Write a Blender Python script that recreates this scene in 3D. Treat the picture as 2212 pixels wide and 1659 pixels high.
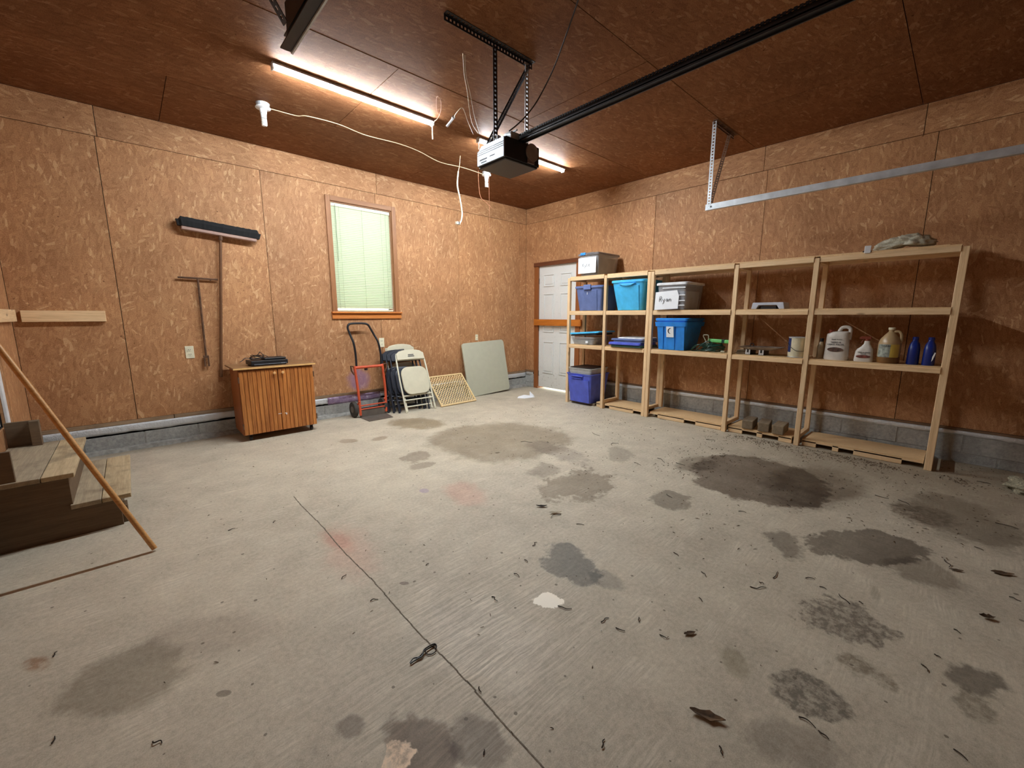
import bpy, bmesh, math, random
from mathutils import Vector, Matrix, Euler
from math import sin, cos, pi, radians
random.seed(7)
SC = bpy.context.scene
COL = SC.collection
for o in list(bpy.data.objects): bpy.data.objects.remove(o)

# ---------------------------------------------------------------- camera
yaw, pit, rol = .745356, .165215, -.000724
fwd = Vector((sin(yaw)*cos(pit), cos(yaw)*cos(pit), -sin(pit)))
rgt = Vector((cos(yaw), -sin(yaw), 0)); upv = rgt.cross(fwd)
r2 = rgt*cos(rol)+upv*sin(rol); u2 = -rgt*sin(rol)+upv*cos(rol)
cd = bpy.data.cameras.new('camera'); cam = bpy.data.objects.new('camera', cd); COL.objects.link(cam)
cam.matrix_world = Matrix(((r2.x,u2.x,-fwd.x,-4.969),(r2.y,u2.y,-fwd.y,-5.037),(r2.z,u2.z,-fwd.z,1.21),(0,0,0,1)))
cd.sensor_fit = 'HORIZONTAL'; cd.sensor_width = 36; cd.lens = 890.65*36/2212; cd.clip_start = .02
SC.camera = cam

# ---------------------------------------------------------------- world, exposure
w = bpy.data.worlds.new('daylight'); SC.world = w; w.use_nodes = True
w.node_tree.nodes['Background'].inputs[0].default_value = (.97, 1.0, .91, 1)
w.node_tree.nodes['Background'].inputs[1].default_value = 1.0
SC.view_settings.view_transform = 'Standard'; SC.view_settings.look = 'None'
SC.view_settings.exposure = 2.32; SC.view_settings.gamma = 1; SC.view_settings.use_curve_mapping = False
TUBE_POWER = 78.0

# ---------------------------------------------------------------- helpers
MM = {}
def Tm(loc=(0,0,0), rot=(0,0,0)):
    return Matrix.Translation(loc) @ Euler(rot).to_matrix().to_4x4()
def link(o): COL.objects.link(o); return o
def tag(o, label=None, cat=None, group=None, kind=None):
    if label: o['label'] = label
    if cat: o['category'] = cat
    if group: o['group'] = group
    if kind: o['kind'] = kind
    return o
def thing(name, label, cat, loc=(0,0,0), rot=(0,0,0), group=None):
    o = link(bpy.data.objects.new(name, None)); o.empty_display_size = .05
    o.location = loc; o.rotation_euler = rot
    MM[o.name] = Tm(loc, rot)
    return tag(o, label, cat, group)
def kids(o): return [c for c in bpy.data.objects if c.parent == o]
def dup(root, loc=None, rot=None, label=None, parent=None):
    c = root.copy(); link(c); c.parent = parent
    if loc is not None: c.location = loc
    if rot is not None: c.rotation_euler = rot
    if label: c['label'] = label
    for k in kids(root): dup(k, parent=c)
    return c
class MB:
    """collects geometry; build() links it as one object"""
    def __init__(s): s.v = []; s.f = []; s.M = None
    def add(s, vs, fs, M=None):
        n = len(s.v)
        for p in vs:
            p = Vector(p)
            if M is not None: p = M @ p
            if s.M is not None: p = s.M @ p
            s.v.append(p)
        s.f += [tuple(i+n for i in f) for f in fs]; return s
    def box(s, x0,x1,y0,y1,z0,z1, M=None):
        vs = [(x0,y0,z0),(x1,y0,z0),(x1,y1,z0),(x0,y1,z0),(x0,y0,z1),(x1,y0,z1),(x1,y1,z1),(x0,y1,z1)]
        return s.add(vs, [(0,3,2,1),(4,5,6,7),(0,1,5,4),(1,2,6,5),(2,3,7,6),(3,0,4,7)], M)
    def cbox(s, c, d, M=None):
        return s.box(c[0]-d[0]/2,c[0]+d[0]/2,c[1]-d[1]/2,c[1]+d[1]/2,c[2]-d[2]/2,c[2]+d[2]/2,M)
    def tube(s, pts, r, n=8, cap=True, M=None):
        pts = [Vector(p) for p in pts]; rs = r if isinstance(r,(list,tuple)) else [r]*len(pts)
        vs = []; fs = []; prev = None
        for i,p in enumerate(pts):
            a = pts[max(i-1,0)]; b = pts[min(i+1,len(pts)-1)]; t = (b-a).normalized()
            if prev is None:
                ref = Vector((0,0,1)) if abs(t.z) < .9 else Vector((1,0,0)); x = t.cross(ref).normalized()
            else:
                x = prev - t*prev.dot(t)
                x = x.normalized() if x.length > 1e-6 else t.orthogonal().normalized()
            prev = x; y = t.cross(x)
            for k in range(n):
                an = 2*pi*k/n; vs.append(p + (x*cos(an)+y*sin(an))*rs[i])
        for i in range(len(pts)-1):
            for k in range(n):
                a=i*n+k; b=i*n+(k+1)%n; fs.append((a,b,b+n,a+n))
        if cap: fs.append(tuple(range(n-1,-1,-1))); fs.append(tuple((len(pts)-1)*n+k for k in range(n)))
        return s.add(vs, fs, M)
    def lathe(s, prof, n=16, c=(0,0,0), sx=1, sy=1, M=None, cap=True):
        vs=[]; fs=[]
        for (r,z) in prof:
            for k in range(n):
                a=2*pi*k/n; vs.append((c[0]+r*cos(a)*sx, c[1]+r*sin(a)*sy, c[2]+z))
        for i in range(len(prof)-1):
            for k in range(n):
                a=i*n+k; b=i*n+(k+1)%n; fs.append((a,b,b+n,a+n))
        if cap: fs.append(tuple(range(n-1,-1,-1))); fs.append(tuple((len(prof)-1)*n+k for k in range(n)))
        return s.add(vs, fs, M)
    def prism(s, poly, h0, h1, plane='XY', M=None):
        n=len(poly); vs=[]
        for h in (h0,h1):
            for (a,b) in poly:
                vs.append({'XY':(a,b,h),'XZ':(a,h,b),'YZ':(h,a,b)}[plane])
        fs=[tuple(range(n-1,-1,-1)), tuple(range(n,2*n))]+[(i,(i+1)%n,(i+1)%n+n,i+n) for i in range(n)]
        return s.add(vs, fs, M)
    def loft(s, rings, cap0=True, cap1=True, M=None):
        n=len(rings[0]); vs=[p for r in rings for p in r]; fs=[]
        for i in range(len(rings)-1):
            for k in range(n):
                a=i*n+k; b=i*n+(k+1)%n; fs.append((a,b,b+n,a+n))
        if cap0: fs.append(tuple(range(n-1,-1,-1)))
        if cap1: fs.append(tuple((len(rings)-1)*n+k for k in range(n)))
        return s.add(vs, fs, M)
    def build(s, name, mat, parent=None, bevel=0, smooth=False, world=False, seg=2):
        me = bpy.data.meshes.new(name)
        vs = s.v
        if world and parent is not None:
            inv = MM.get(parent.name, Matrix()).inverted(); vs = [inv @ p for p in vs]
        me.from_pydata([tuple(p) for p in vs], [], s.f); me.update()
        bm = bmesh.new(); bm.from_mesh(me); bmesh.ops.recalc_face_normals(bm, faces=bm.faces); bm.to_mesh(me); bm.free()
        me.materials.append(mat)
        if smooth:
            for p in me.polygons: p.use_smooth = True
            try: me.set_sharp_from_angle(angle=radians(40))
            except Exception: pass
        o = link(bpy.data.objects.new(name, me))
        if parent is not None:
            o.parent = parent; MM[o.name] = MM.get(parent.name, Matrix())
        else: MM[o.name] = Matrix()
        if bevel:
            b = o.modifiers.new('bevel','BEVEL'); b.width = bevel; b.segments = seg; b.limit_method = 'ANGLE'; b.angle_limit = radians(40)
        return o
def rrect(w, h, r, n=5, cx=0, cy=0):
    out=[]
    for (sx,sy,a0) in ((1,1,0),(-1,1,90),(-1,-1,180),(1,-1,270)):
        for k in range(n+1):
            a=radians(a0+90*k/n); out.append((cx+sx*(w/2-r)+r*cos(a), cy+sy*(h/2-r)+r*sin(a)))
    return out
def smoothpts(pts, k=6):
    P=[Vector(p) for p in pts]; out=[]
    for i in range(len(P)-1):
        p0=P[max(i-1,0)];p1=P[i];p2=P[i+1];p3=P[min(i+2,len(P)-1)]
        for j in range(k):
            t=j/k; out.append(.5*((2*p1)+(-p0+p2)*t+(2*p0-5*p1+4*p2-p3)*t*t+(-p0+3*p1-3*p2+p3)*t**3))
    out.append(P[-1]); return out
def textobj(name, body, size, M, mat, parent, ext=.0006, sx=1):
    cu = bpy.data.curves.new(name, 'FONT'); cu.body = body; cu.size = size; cu.extrude = ext; cu.align_x='CENTER'; cu.align_y='CENTER'
    tmp = bpy.data.objects.new(name, cu); link(tmp)
    dg = bpy.context.evaluated_depsgraph_get(); me = bpy.data.meshes.new_from_object(tmp.evaluated_get(dg))
    bpy.data.objects.remove(tmp); me.materials.clear(); me.materials.append(mat)
    inv = MM.get(parent.name, Matrix()).inverted()
    me.transform(inv @ M @ Matrix.Diagonal((sx,1,1,1)))
    o = link(bpy.data.objects.new(name, me)); o.parent = parent; MM[o.name]=MM.get(parent.name, Matrix()); return o

# ---------------------------------------------------------------- materials
def srgb(r,g,b):
    f=lambda c:(c/12.92 if c<=.04045 else ((c+.055)/1.055)**2.4)
    return (f(r/255),f(g/255),f(b/255),1)
class NT:
    def __init__(s,name):
        s.m=bpy.data.materials.new(name); s.m.use_nodes=True; s.t=s.m.node_tree; s.n=s.t.nodes; s.b=s.n['Principled BSDF']
    def new(s,t,**k):
        x=s.n.new(t)
        for a,v in k.items(): setattr(x,a,v)
        return x
    def l(s,a,b): s.t.links.new(a,b)
    def setin(s,node,i,v):
        if isinstance(v,bpy.types.NodeSocket): s.l(v,node.inputs[i])
        else: node.inputs[i].default_value=v
    def math(s,op,a,b=None,c=None,clamp=False):
        x=s.new('ShaderNodeMath',operation=op); x.use_clamp=clamp; s.setin(x,0,a)
        if b is not None: s.setin(x,1,b)
        if c is not None: s.setin(x,2,c)
        return x.outputs[0]
    def vm(s,op,a,b=None):
        x=s.new('ShaderNodeVectorMath',operation=op); s.setin(x,0,a)
        if b is not None: s.setin(x,1,b)
        return x.outputs['Value'] if op in('DOT_PRODUCT','LENGTH') else x.outputs[0]
    def mix(s,f,a,b,mode='MIX'):
        x=s.new('ShaderNodeMix',data_type='RGBA',blend_type=mode); s.setin(x,0,f); s.setin(x,6,a); s.setin(x,7,b); return x.outputs[2]
    def noise(s,vec,scale,detail=4,rough=.5,out=0):
        x=s.new('ShaderNodeTexNoise'); s.l(vec,x.inputs['Vector']); x.inputs['Scale'].default_value=scale; x.inputs['Detail'].default_value=detail; x.inputs['Roughness'].default_value=rough
        return x.outputs[out]
    def ramp(s,f,stops):
        x=s.new('ShaderNodeValToRGB'); s.setin(x,0,f); cr=x.color_ramp
        while len(cr.elements)<len(stops): cr.elements.new(.5)
        for e,(p,c) in zip(cr.elements,stops): e.position=p; e.color=c
        return x.outputs[0]
    def mr(s,v,a,b,c=0.,d=1.):
        x=s.new('ShaderNodeMapRange',interpolation_type='SMOOTHSTEP'); s.setin(x,0,v)
        for i,q in enumerate((a,b,c,d)): x.inputs[i+1].default_value=q
        return x.outputs[0]
    def comb(s,x,y,z=0.):
        c=s.new('ShaderNodeCombineXYZ'); s.setin(c,0,x); s.setin(c,1,y); s.setin(c,2,z); return c.outputs[0]
    def sep(s,v):
        c=s.new('ShaderNodeSeparateXYZ'); s.l(v,c.inputs[0]); return c.outputs
    def pos(s): return s.new('ShaderNodeNewGeometry').outputs['Position']
    def obj(s): return s.new('ShaderNodeTexCoord').outputs['Object']
    def rnd(s): return s.new('ShaderNodeObjectInfo').outputs['Random']
    def bump(s,h,st,d=.002):
        x=s.new('ShaderNodeBump'); x.inputs['Strength'].default_value=st; x.inputs['Distance'].default_value=d; s.l(h,x.inputs['Height']); s.l(x.outputs[0],s.b.inputs['Normal'])
def plain(name, col, rough=.5, metal=0, var=.08, scale=14, bump=0, alpha=None, trans=0, spec=None):
    n=NT(name); v=n.noise(n.obj(),scale,3)
    c0=tuple(max(0,x*(1-var*2)) for x in col[:3])+(1,); c1=tuple(min(1,x*(1+var)) for x in col[:3])+(1,)
    n.l(n.ramp(v,[(.3,c0),(.7,c1)]), n.b.inputs['Base Color'])
    n.b.inputs['Roughness'].default_value=rough; n.b.inputs['Metallic'].default_value=metal
    if spec is not None: n.b.inputs['Specular IOR Level'].default_value=spec
    if bump: n.bump(n.noise(n.obj(),60,4),bump,.001)
    if alpha is not None: n.b.inputs['Alpha'].default_value=alpha
    if trans: n.b.inputs['Transmission Weight'].default_value=trans
    return n.m
def osb(name, axes, base=1.0, vertical=True, purple=False, pale=0, tint=None, spec=.3):
    """oriented strand board: layered voronoi flakes lying at several angles"""
    n=NT(name); p=n.sep(n.pos()); a=p['XYZ'.index(axes[0])]; b=p['XYZ'.index(axes[1])]
    r=n.rnd(); a2=n.math('ADD',a,n.math('MULTIPLY',r,17.3)); b2=n.math('ADD',b,n.math('MULTIPLY',r,9.1))
    v0=n.comb(a2,b2)
    wn=n.new('ShaderNodeTexNoise'); n.l(v0,wn.inputs['Vector']); wn.inputs['Scale'].default_value=7; wn.inputs['Detail'].default_value=2
    v=n.vm('ADD',v0,n.vm('MULTIPLY',wn.outputs['Color'],(.02,.02,0)))
    b0=90 if vertical else 0
    lay=[(b0+8,14,52,0),(b0-30,11,44,.5),(b0+44,13,50,.56),(b0-68,14,60,.66),(b0+16,8.5,38,.7),(b0-12,20,80,.62)]
    col=None; hgt=None
    for i,(ang,s1,s2,th) in enumerate(lay):
        t=radians(ang); ca,sa=cos(t),sin(t)
        u=n.vm('DOT_PRODUCT',v,(ca*s1,sa*s1,0)); q=n.vm('DOT_PRODUCT',v,(-sa*s2,ca*s2,0))
        vo=n.new('ShaderNodeTexVoronoi',voronoi_dimensions='2D',feature='F1'); vo.inputs['Scale'].default_value=1
        n.l(n.comb(n.math('ADD',u,i*31.7),n.math('ADD',q,i*13.1)),vo.inputs['Vector'])
        sc=n.new('ShaderNodeSeparateColor'); n.l(vo.outputs['Color'],sc.inputs[0])
        c=n.ramp(sc.outputs[0],[(0,srgb(160,110,74)),(.25,srgb(174,124,86)),(.6,srgb(186,136,96)),(.9,srgb(198,150,108)),(1,srgb(226,186,144))])
        if col is None: col=c; hgt=sc.outputs[0]
        else:
            m=n.math('GREATER_THAN',sc.outputs[1],th); m=n.math('MULTIPLY',m,.85 if i<5 else .9)
            col=n.mix(m,col,c); hgt=n.math('ADD',n.math('MULTIPLY',hgt,n.math('SUBTRACT',1,m)),n.math('MULTIPLY',sc.outputs[0],m))
    fine=n.noise(v0,150,4); col=n.mix(.3,col,n.ramp(fine,[(.35,srgb(124,80,48)),(.65,srgb(220,172,126))]),'MULTIPLY' if 0 else 'MIX')
    big=n.noise(v0,1.6,3); col=n.mix(1,col,n.ramp(big,[(.3,(.82,.80,.78,1)),(.7,(1.06,1.05,1.03,1))]),'MULTIPLY')
    dk=n.noise(v0,38,2); col=n.mix(n.mr(dk,.68,.8),col,srgb(104,62,34))
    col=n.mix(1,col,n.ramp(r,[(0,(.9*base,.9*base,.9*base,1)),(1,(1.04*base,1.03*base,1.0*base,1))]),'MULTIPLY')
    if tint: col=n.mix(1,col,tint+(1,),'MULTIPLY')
    if pale: col=n.mix(pale,col,srgb(236,208,160))
    if purple:
        for (cx,cz,rx,rz) in ((-2.93,.42,.17,.17),):
            d=n.vm('LENGTH',n.comb(n.math('DIVIDE',n.math('SUBTRACT',a,cx),rx),n.math('DIVIDE',n.math('SUBTRACT',b,cz),rz)))
            d=n.math('ADD',d,n.math('MULTIPLY',n.noise(v0,9,3),.5)); col=n.mix(n.math('MULTIPLY',n.mr(d,.75,1.25,1,0),.55),col,srgb(140,112,160))
    n.l(col,n.b.inputs['Base Color']); n.b.inputs['Roughness'].default_value=.62; n.b.inputs['Specular IOR Level'].default_value=spec
    n.bump(fine,.25,.0012)
    return n.m
def wood(name, c0, c1, axis='X', rough=.6, scale=1., knots=.0, dirt=0):
    n=NT(name); p=n.pos(); r=n.rnd(); st={'X':(1.2,26,26),'Y':(26,1.2,26),'Z':(26,26,1.2)}[axis]
    v=n.vm('MULTIPLY',n.vm('ADD',p,n.comb(n.math('MULTIPLY',r,5.),n.math('MULTIPLY',r,7.),n.math('MULTIPLY',r,3.))),tuple(s*scale for s in st))
    g=n.noise(v,1.6,4,.6); col=n.ramp(g,[(.3,c0),(.7,c1)])
    g2=n.noise(v,7,3,.6); col=n.mix(.3,col,n.ramp(g2,[(.4,tuple(x*.75 for x in c0[:3])+(1,)),(.6,c1)]))
    if knots:
        vo=n.new('ShaderNodeTexVoronoi'); vo.inputs['Scale'].default_value=1
        n.l(n.vm('MULTIPLY',n.vm('ADD',p,n.comb(r,r,r)),{'X':(3,9,9),'Y':(9,3,9),'Z':(9,9,3)}[axis]),vo.inputs['Vector'])
        col=n.mix(n.mr(vo.outputs['Distance'],.05,.13,knots,0),col,srgb(96,58,28))
    if dirt:
        d=n.noise(p,5,5,.65); col=n.mix(n.mr(d,.45,.7,0,dirt),col,srgb(92,80,66))
    col=n.mix(1,col,n.ramp(r,[(0,(.88,.88,.88,1)),(1,(1.05,1.04,1.02,1))]),'MULTIPLY')
    n.l(col,n.b.inputs['Base Color']); n.b.inputs['Roughness'].default_value=rough; n.bump(g,.15,.0015)
    return n.m
M={}
M['osb_back']=osb('osb_back','XZ',purple=True); M['osb_right']=osb('osb_right','YZ'); M['osb_top']=osb('osb_top_strip','XZ',vertical=False)
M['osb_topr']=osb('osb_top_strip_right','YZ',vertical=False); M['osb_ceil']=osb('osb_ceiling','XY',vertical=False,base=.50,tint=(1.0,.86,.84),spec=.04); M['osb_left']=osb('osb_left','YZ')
M['osb_deck']=osb('osb_deck','XY',base=1.1,pale=.6)
pine0,pine1=srgb(220,182,136),srgb(246,216,174)
for ax in 'XYZ': M['pine'+ax]=wood('pine_'+ax,pine0,pine1,ax,.6,knots=.55)
M['cedarX']=wood('stained_casing_x',srgb(188,106,44),srgb(218,138,66),'X',.45); M['cedarZ']=wood('stained_casing_z',srgb(140,92,56),srgb(168,116,74),'Z',.5)
M['cedarY']=wood('stained_bar',srgb(176,98,30),srgb(206,124,44),'Y',.45); M['casingX']=wood('muted_casing_x',srgb(140,92,56),srgb(168,116,74),'X',.5); M['darkY']=wood('dark_header',srgb(96,52,30),srgb(126,72,42),'Y',.5)
M['jambZ']=wood('brown_jamb',srgb(134,78,38),srgb(160,96,50),'Z',.5)
M['weatherX']=wood('weathered_sill_x',srgb(136,112,88),srgb(168,142,114),'X',.8,dirt=.4); M['weatherY']=wood('weathered_sill_y',srgb(112,86,64),srgb(146,118,92),'Y',.8,dirt=.4)
M['stepwood']=wood('worn_tread',srgb(150,136,116),srgb(184,168,140),'Y',.75,dirt=.55); M['stepnew']=wood('pale_tread_plank',srgb(176,154,120),srgb(206,186,150),'Y',.7,dirt=.65)
M['stepside']=wood('grey_brown_plywood',srgb(98,78,58),srgb(122,100,76),'X',.8,dirt=.6)
M['handle']=wood('varnished_handle',srgb(196,138,78),srgb(226,172,108),'X',.4); M['oak']=wood('oak_veneer',srgb(146,78,30),srgb(214,142,74),'Z',.4,scale=1.1)
M['oakside']=wood('oak_side',srgb(150,88,44),srgb(176,108,58),'Z',.5); M['oldbeam']=wood('old_timber',srgb(112,98,78),srgb(146,128,104),'X',.85,dirt=.4)
M['knob']=plain('pale_knob',srgb(226,176,118),.4)
M['black']=plain('black_plastic',srgb(28,28,32),.45); M['blackmetal']=plain('black_enamel',srgb(32,33,38),.35,.2); M['bristle']=plain('black_bristle',srgb(24,25,28),.9)
M['rubber']=plain('grey_rubber',srgb(62,58,54),.8); M['red']=plain('faded_red_paint',srgb(204,84,50),.5,bump=.2); M['rustmetal']=plain('rusty_brown_steel',srgb(104,74,54),.7,.3,var=.25)
M['steel']=plain('galvanised_steel',srgb(206,212,218),.42,.55,var=.1); M['darksteel']=plain('dark_steel',srgb(70,68,70),.42,.75,var=.1); M['plate']=plain('dull_steel_plate',srgb(120,112,104),.5,.5)
M['cream']=plain('cream_resin',srgb(206,200,176),.5,var=.03); M['creammetal']=plain('cream_enamel',srgb(224,220,198),.35); M['greytop']=plain('grey_green_table_top',srgb(186,186,166),.55,var=.02)
M['blackchair']=plain('dark_navy_enamel',srgb(44,48,58),.4,.2); M['white']=plain('white_plastic',srgb(232,234,238),.45); M['ivory']=plain('ivory_plastic',srgb(232,226,198),.45)
M['paper']=plain('white_paper',srgb(236,240,246),.8,var=.02); M['ink']=plain('black_ink',srgb(60,60,66),.7); M['greyink']=plain('grey_ink',srgb(120,120,124),.7)
M['slate']=plain('slate_blue_plastic',srgb(98,116,166),.45); M['cyan']=plain('cyan_plastic',srgb(76,190,246),.4); M['blue']=plain('bright_blue_plastic',srgb(40,140,236),.4)
M['royal']=plain('royal_blue_plastic',srgb(84,100,208),.45); M['greybin']=plain('light_grey_plastic',srgb(186,188,184),.5); M['latch']=plain('blue_latch_plastic',srgb(52,140,226),.4)
M['clear']=plain('clear_plastic',srgb(205,208,214),.22,alpha=.30,var=.02); M['content_b']=plain('folded_cloth_brown',srgb(112,92,80),.9,var=.3,scale=9); M['content_w']=plain('folded_cloth_white',srgb(200,204,214),.9,var=.15,scale=9)
M['clearlid']=plain('clear_lid',srgb(120,116,118),.25,alpha=.75,var=.02); M['greenlid']=plain('dark_green_plastic',srgb(30,66,60),.45); M['cordgreen']=plain('dark_green_cable',srgb(20,66,56),.4)
M['lime']=plain('lime_green_plastic',srgb(116,210,120),.45); M['khaki']=plain('khaki_plastic',srgb(170,166,142),.5); M['tin']=plain('paint_can_label',srgb(206,198,170),.5,.1,var=.1); M['navy']=plain('navy_label',srgb(32,44,92),.5)
M['jugwhite']=plain('white_jug',srgb(214,208,200),.4); M['jugamber']=plain('amber_translucent_jug',srgb(176,150,112),.35); M['amberfluid']=plain('brown_liquid',srgb(124,86,44),.3)
M['yellow']=plain('yellow_label',srgb(206,180,84),.5); M['redtrig']=plain('red_brown_trigger',srgb(120,48,24),.5); M['jugblue']=plain('deep_blue_jug',srgb(14,38,118),.35); M['labelart']=plain('label_picture',srgb(92,64,52),.6,var=.4,scale=60)
M['wirecream']=plain('cream_cable',srgb(170,148,118),.6); M['wiredark']=plain('dark_cable',srgb(40,28,24),.5); M['string']=plain('brown_string',srgb(150,96,66),.8); M['bulbglass']=plain('white_bulb_glass',srgb(236,236,232),.3)
M['lattice']=wood('pale_lattice',srgb(216,186,132),srgb(236,210,160),'X',.6); M['bag']=plain('dusty_clear_bag',srgb(210,204,182),.3,var=.3,scale=26,alpha=.93,bump=.9)
M['leaf']=plain('dead_leaf',srgb(96,74,52),.9,var=.35,scale=40); M['twig']=plain('dark_twig',srgb(52,42,32),.9,var=.3); M['paleleaf']=plain('pale_leaf',srgb(190,178,156),.9,var=.2,scale=40)
M['doorwhite']=None
n=NT('worn_white_door'); d=n.noise(n.pos(),3.5,5,.6); sp=n.noise(n.pos(),46,2)
z=n.sep(n.pos())[2]; low=n.mr(n.math('ADD',z,n.math('MULTIPLY',d,.9)),.5,1.1,1,0)
c=n.mix(n.math('MULTIPLY',n.mr(sp,.62,.72),n.math('ADD',n.math('MULTIPLY',low,.5),.15)),srgb(226,228,226),srgb(120,112,100)); c=n.mix(n.math('MULTIPLY',low,.3),c,srgb(176,172,160))
n.l(c,n.b.inputs['Base Color']); n.b.inputs['Roughness'].default_value=.45; M['doorwhite']=n.m
# concrete block
n=NT('grey_block'); v=n.noise(n.pos(),40,5,.7); b=n.noise(n.pos(),3,4); c=n.ramp(v,[(.3,srgb(142,143,142)),(.7,srgb(186,187,184))]); c=n.mix(n.mr(b,.45,.75,0,.4),c,srgb(116,112,104))
c=n.mix(1,c,n.ramp(n.rnd(),[(0,(.85,.85,.85,1)),(1,(1.08,1.08,1.06,1))]),'MULTIPLY'); n.l(c,n.b.inputs['Base Color']); n.b.inputs['Roughness'].default_value=.9; n.bump(v,.5,.004); M['block']=n.m
M['mortar']=plain('mortar_grey',srgb(152,151,146),.95,var=.15,scale=30,bump=.4); M['gap']=plain('black_recess',srgb(20,18,16),.95)
# foil
def foil(name, axis, x0, x1, c_far):
    n=NT(name); p=n.pos(); a=n.sep(p)[axis]; v=n.noise(p,30,5,.7)
    t=n.mr(n.math('ADD',a,n.math('MULTIPLY',n.noise(p,6,3),.4)),x0,x1)
    n.l(n.mix(t,srgb(226,232,238),c_far),n.b.inputs['Base Color'])
    n.b.inputs['Metallic'].default_value=.25
    n.b.inputs['Roughness'].default_value=.34; n.bump(v,.9,.01); return n.m
M['foil_back']=foil('crumpled_foil',0,-6.5,-6.4,srgb(214,218,222)); M['foil_right']=foil('foil_flashing_right',1,-1.5,-1.4,srgb(190,188,184))
n=NT('purple_sprayed_foil'); n.l(n.ramp(n.noise(n.pos(),18,4,.7),[(.4,srgb(140,118,150)),(.6,srgb(172,152,180)),(.72,srgb(236,236,240))]),n.b.inputs['Base Color']); n.b.inputs['Roughness'].default_value=.4; n.b.inputs['Metallic'].default_value=.3; M['foil_purple']=n.m
# translucent blind
n=NT('blind_slat'); tr=n.new('ShaderNodeBsdfTranslucent'); tr.inputs[0].default_value=srgb(230,236,218); di=n.new('ShaderNodeBsdfDiffuse'); di.inputs[0].default_value=srgb(232,240,222)
mx=n.new('ShaderNodeMixShader'); mx.inputs[0].default_value=.42; n.l(di.outputs[0],mx.inputs[1]); n.l(tr.outputs[0],mx.inputs[2]); n.l(mx.outputs[0],n.n['Material Output'].inputs[0]); M['slat']=n.m
M['blindcord']=plain('blind_cord',srgb(120,136,110),.7)
n=NT('window_glass'); n.b.inputs['Transmission Weight'].default_value=1; n.b.inputs['Roughness'].default_value=.02; n.b.inputs['IOR'].default_value=1.1; M['glass']=n.m
# led
def emis(name,col,st):
    n=NT(name); n.b.inputs['Base Color'].default_value=(.9,.9,.9,1); n.b.inputs['Emission Color'].default_value=col; n.b.inputs['Emission Strength'].default_value=st; return n.m
M['led']=emis('lit_tube',(.90,.97,1,1),TUBE_POWER)
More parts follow.
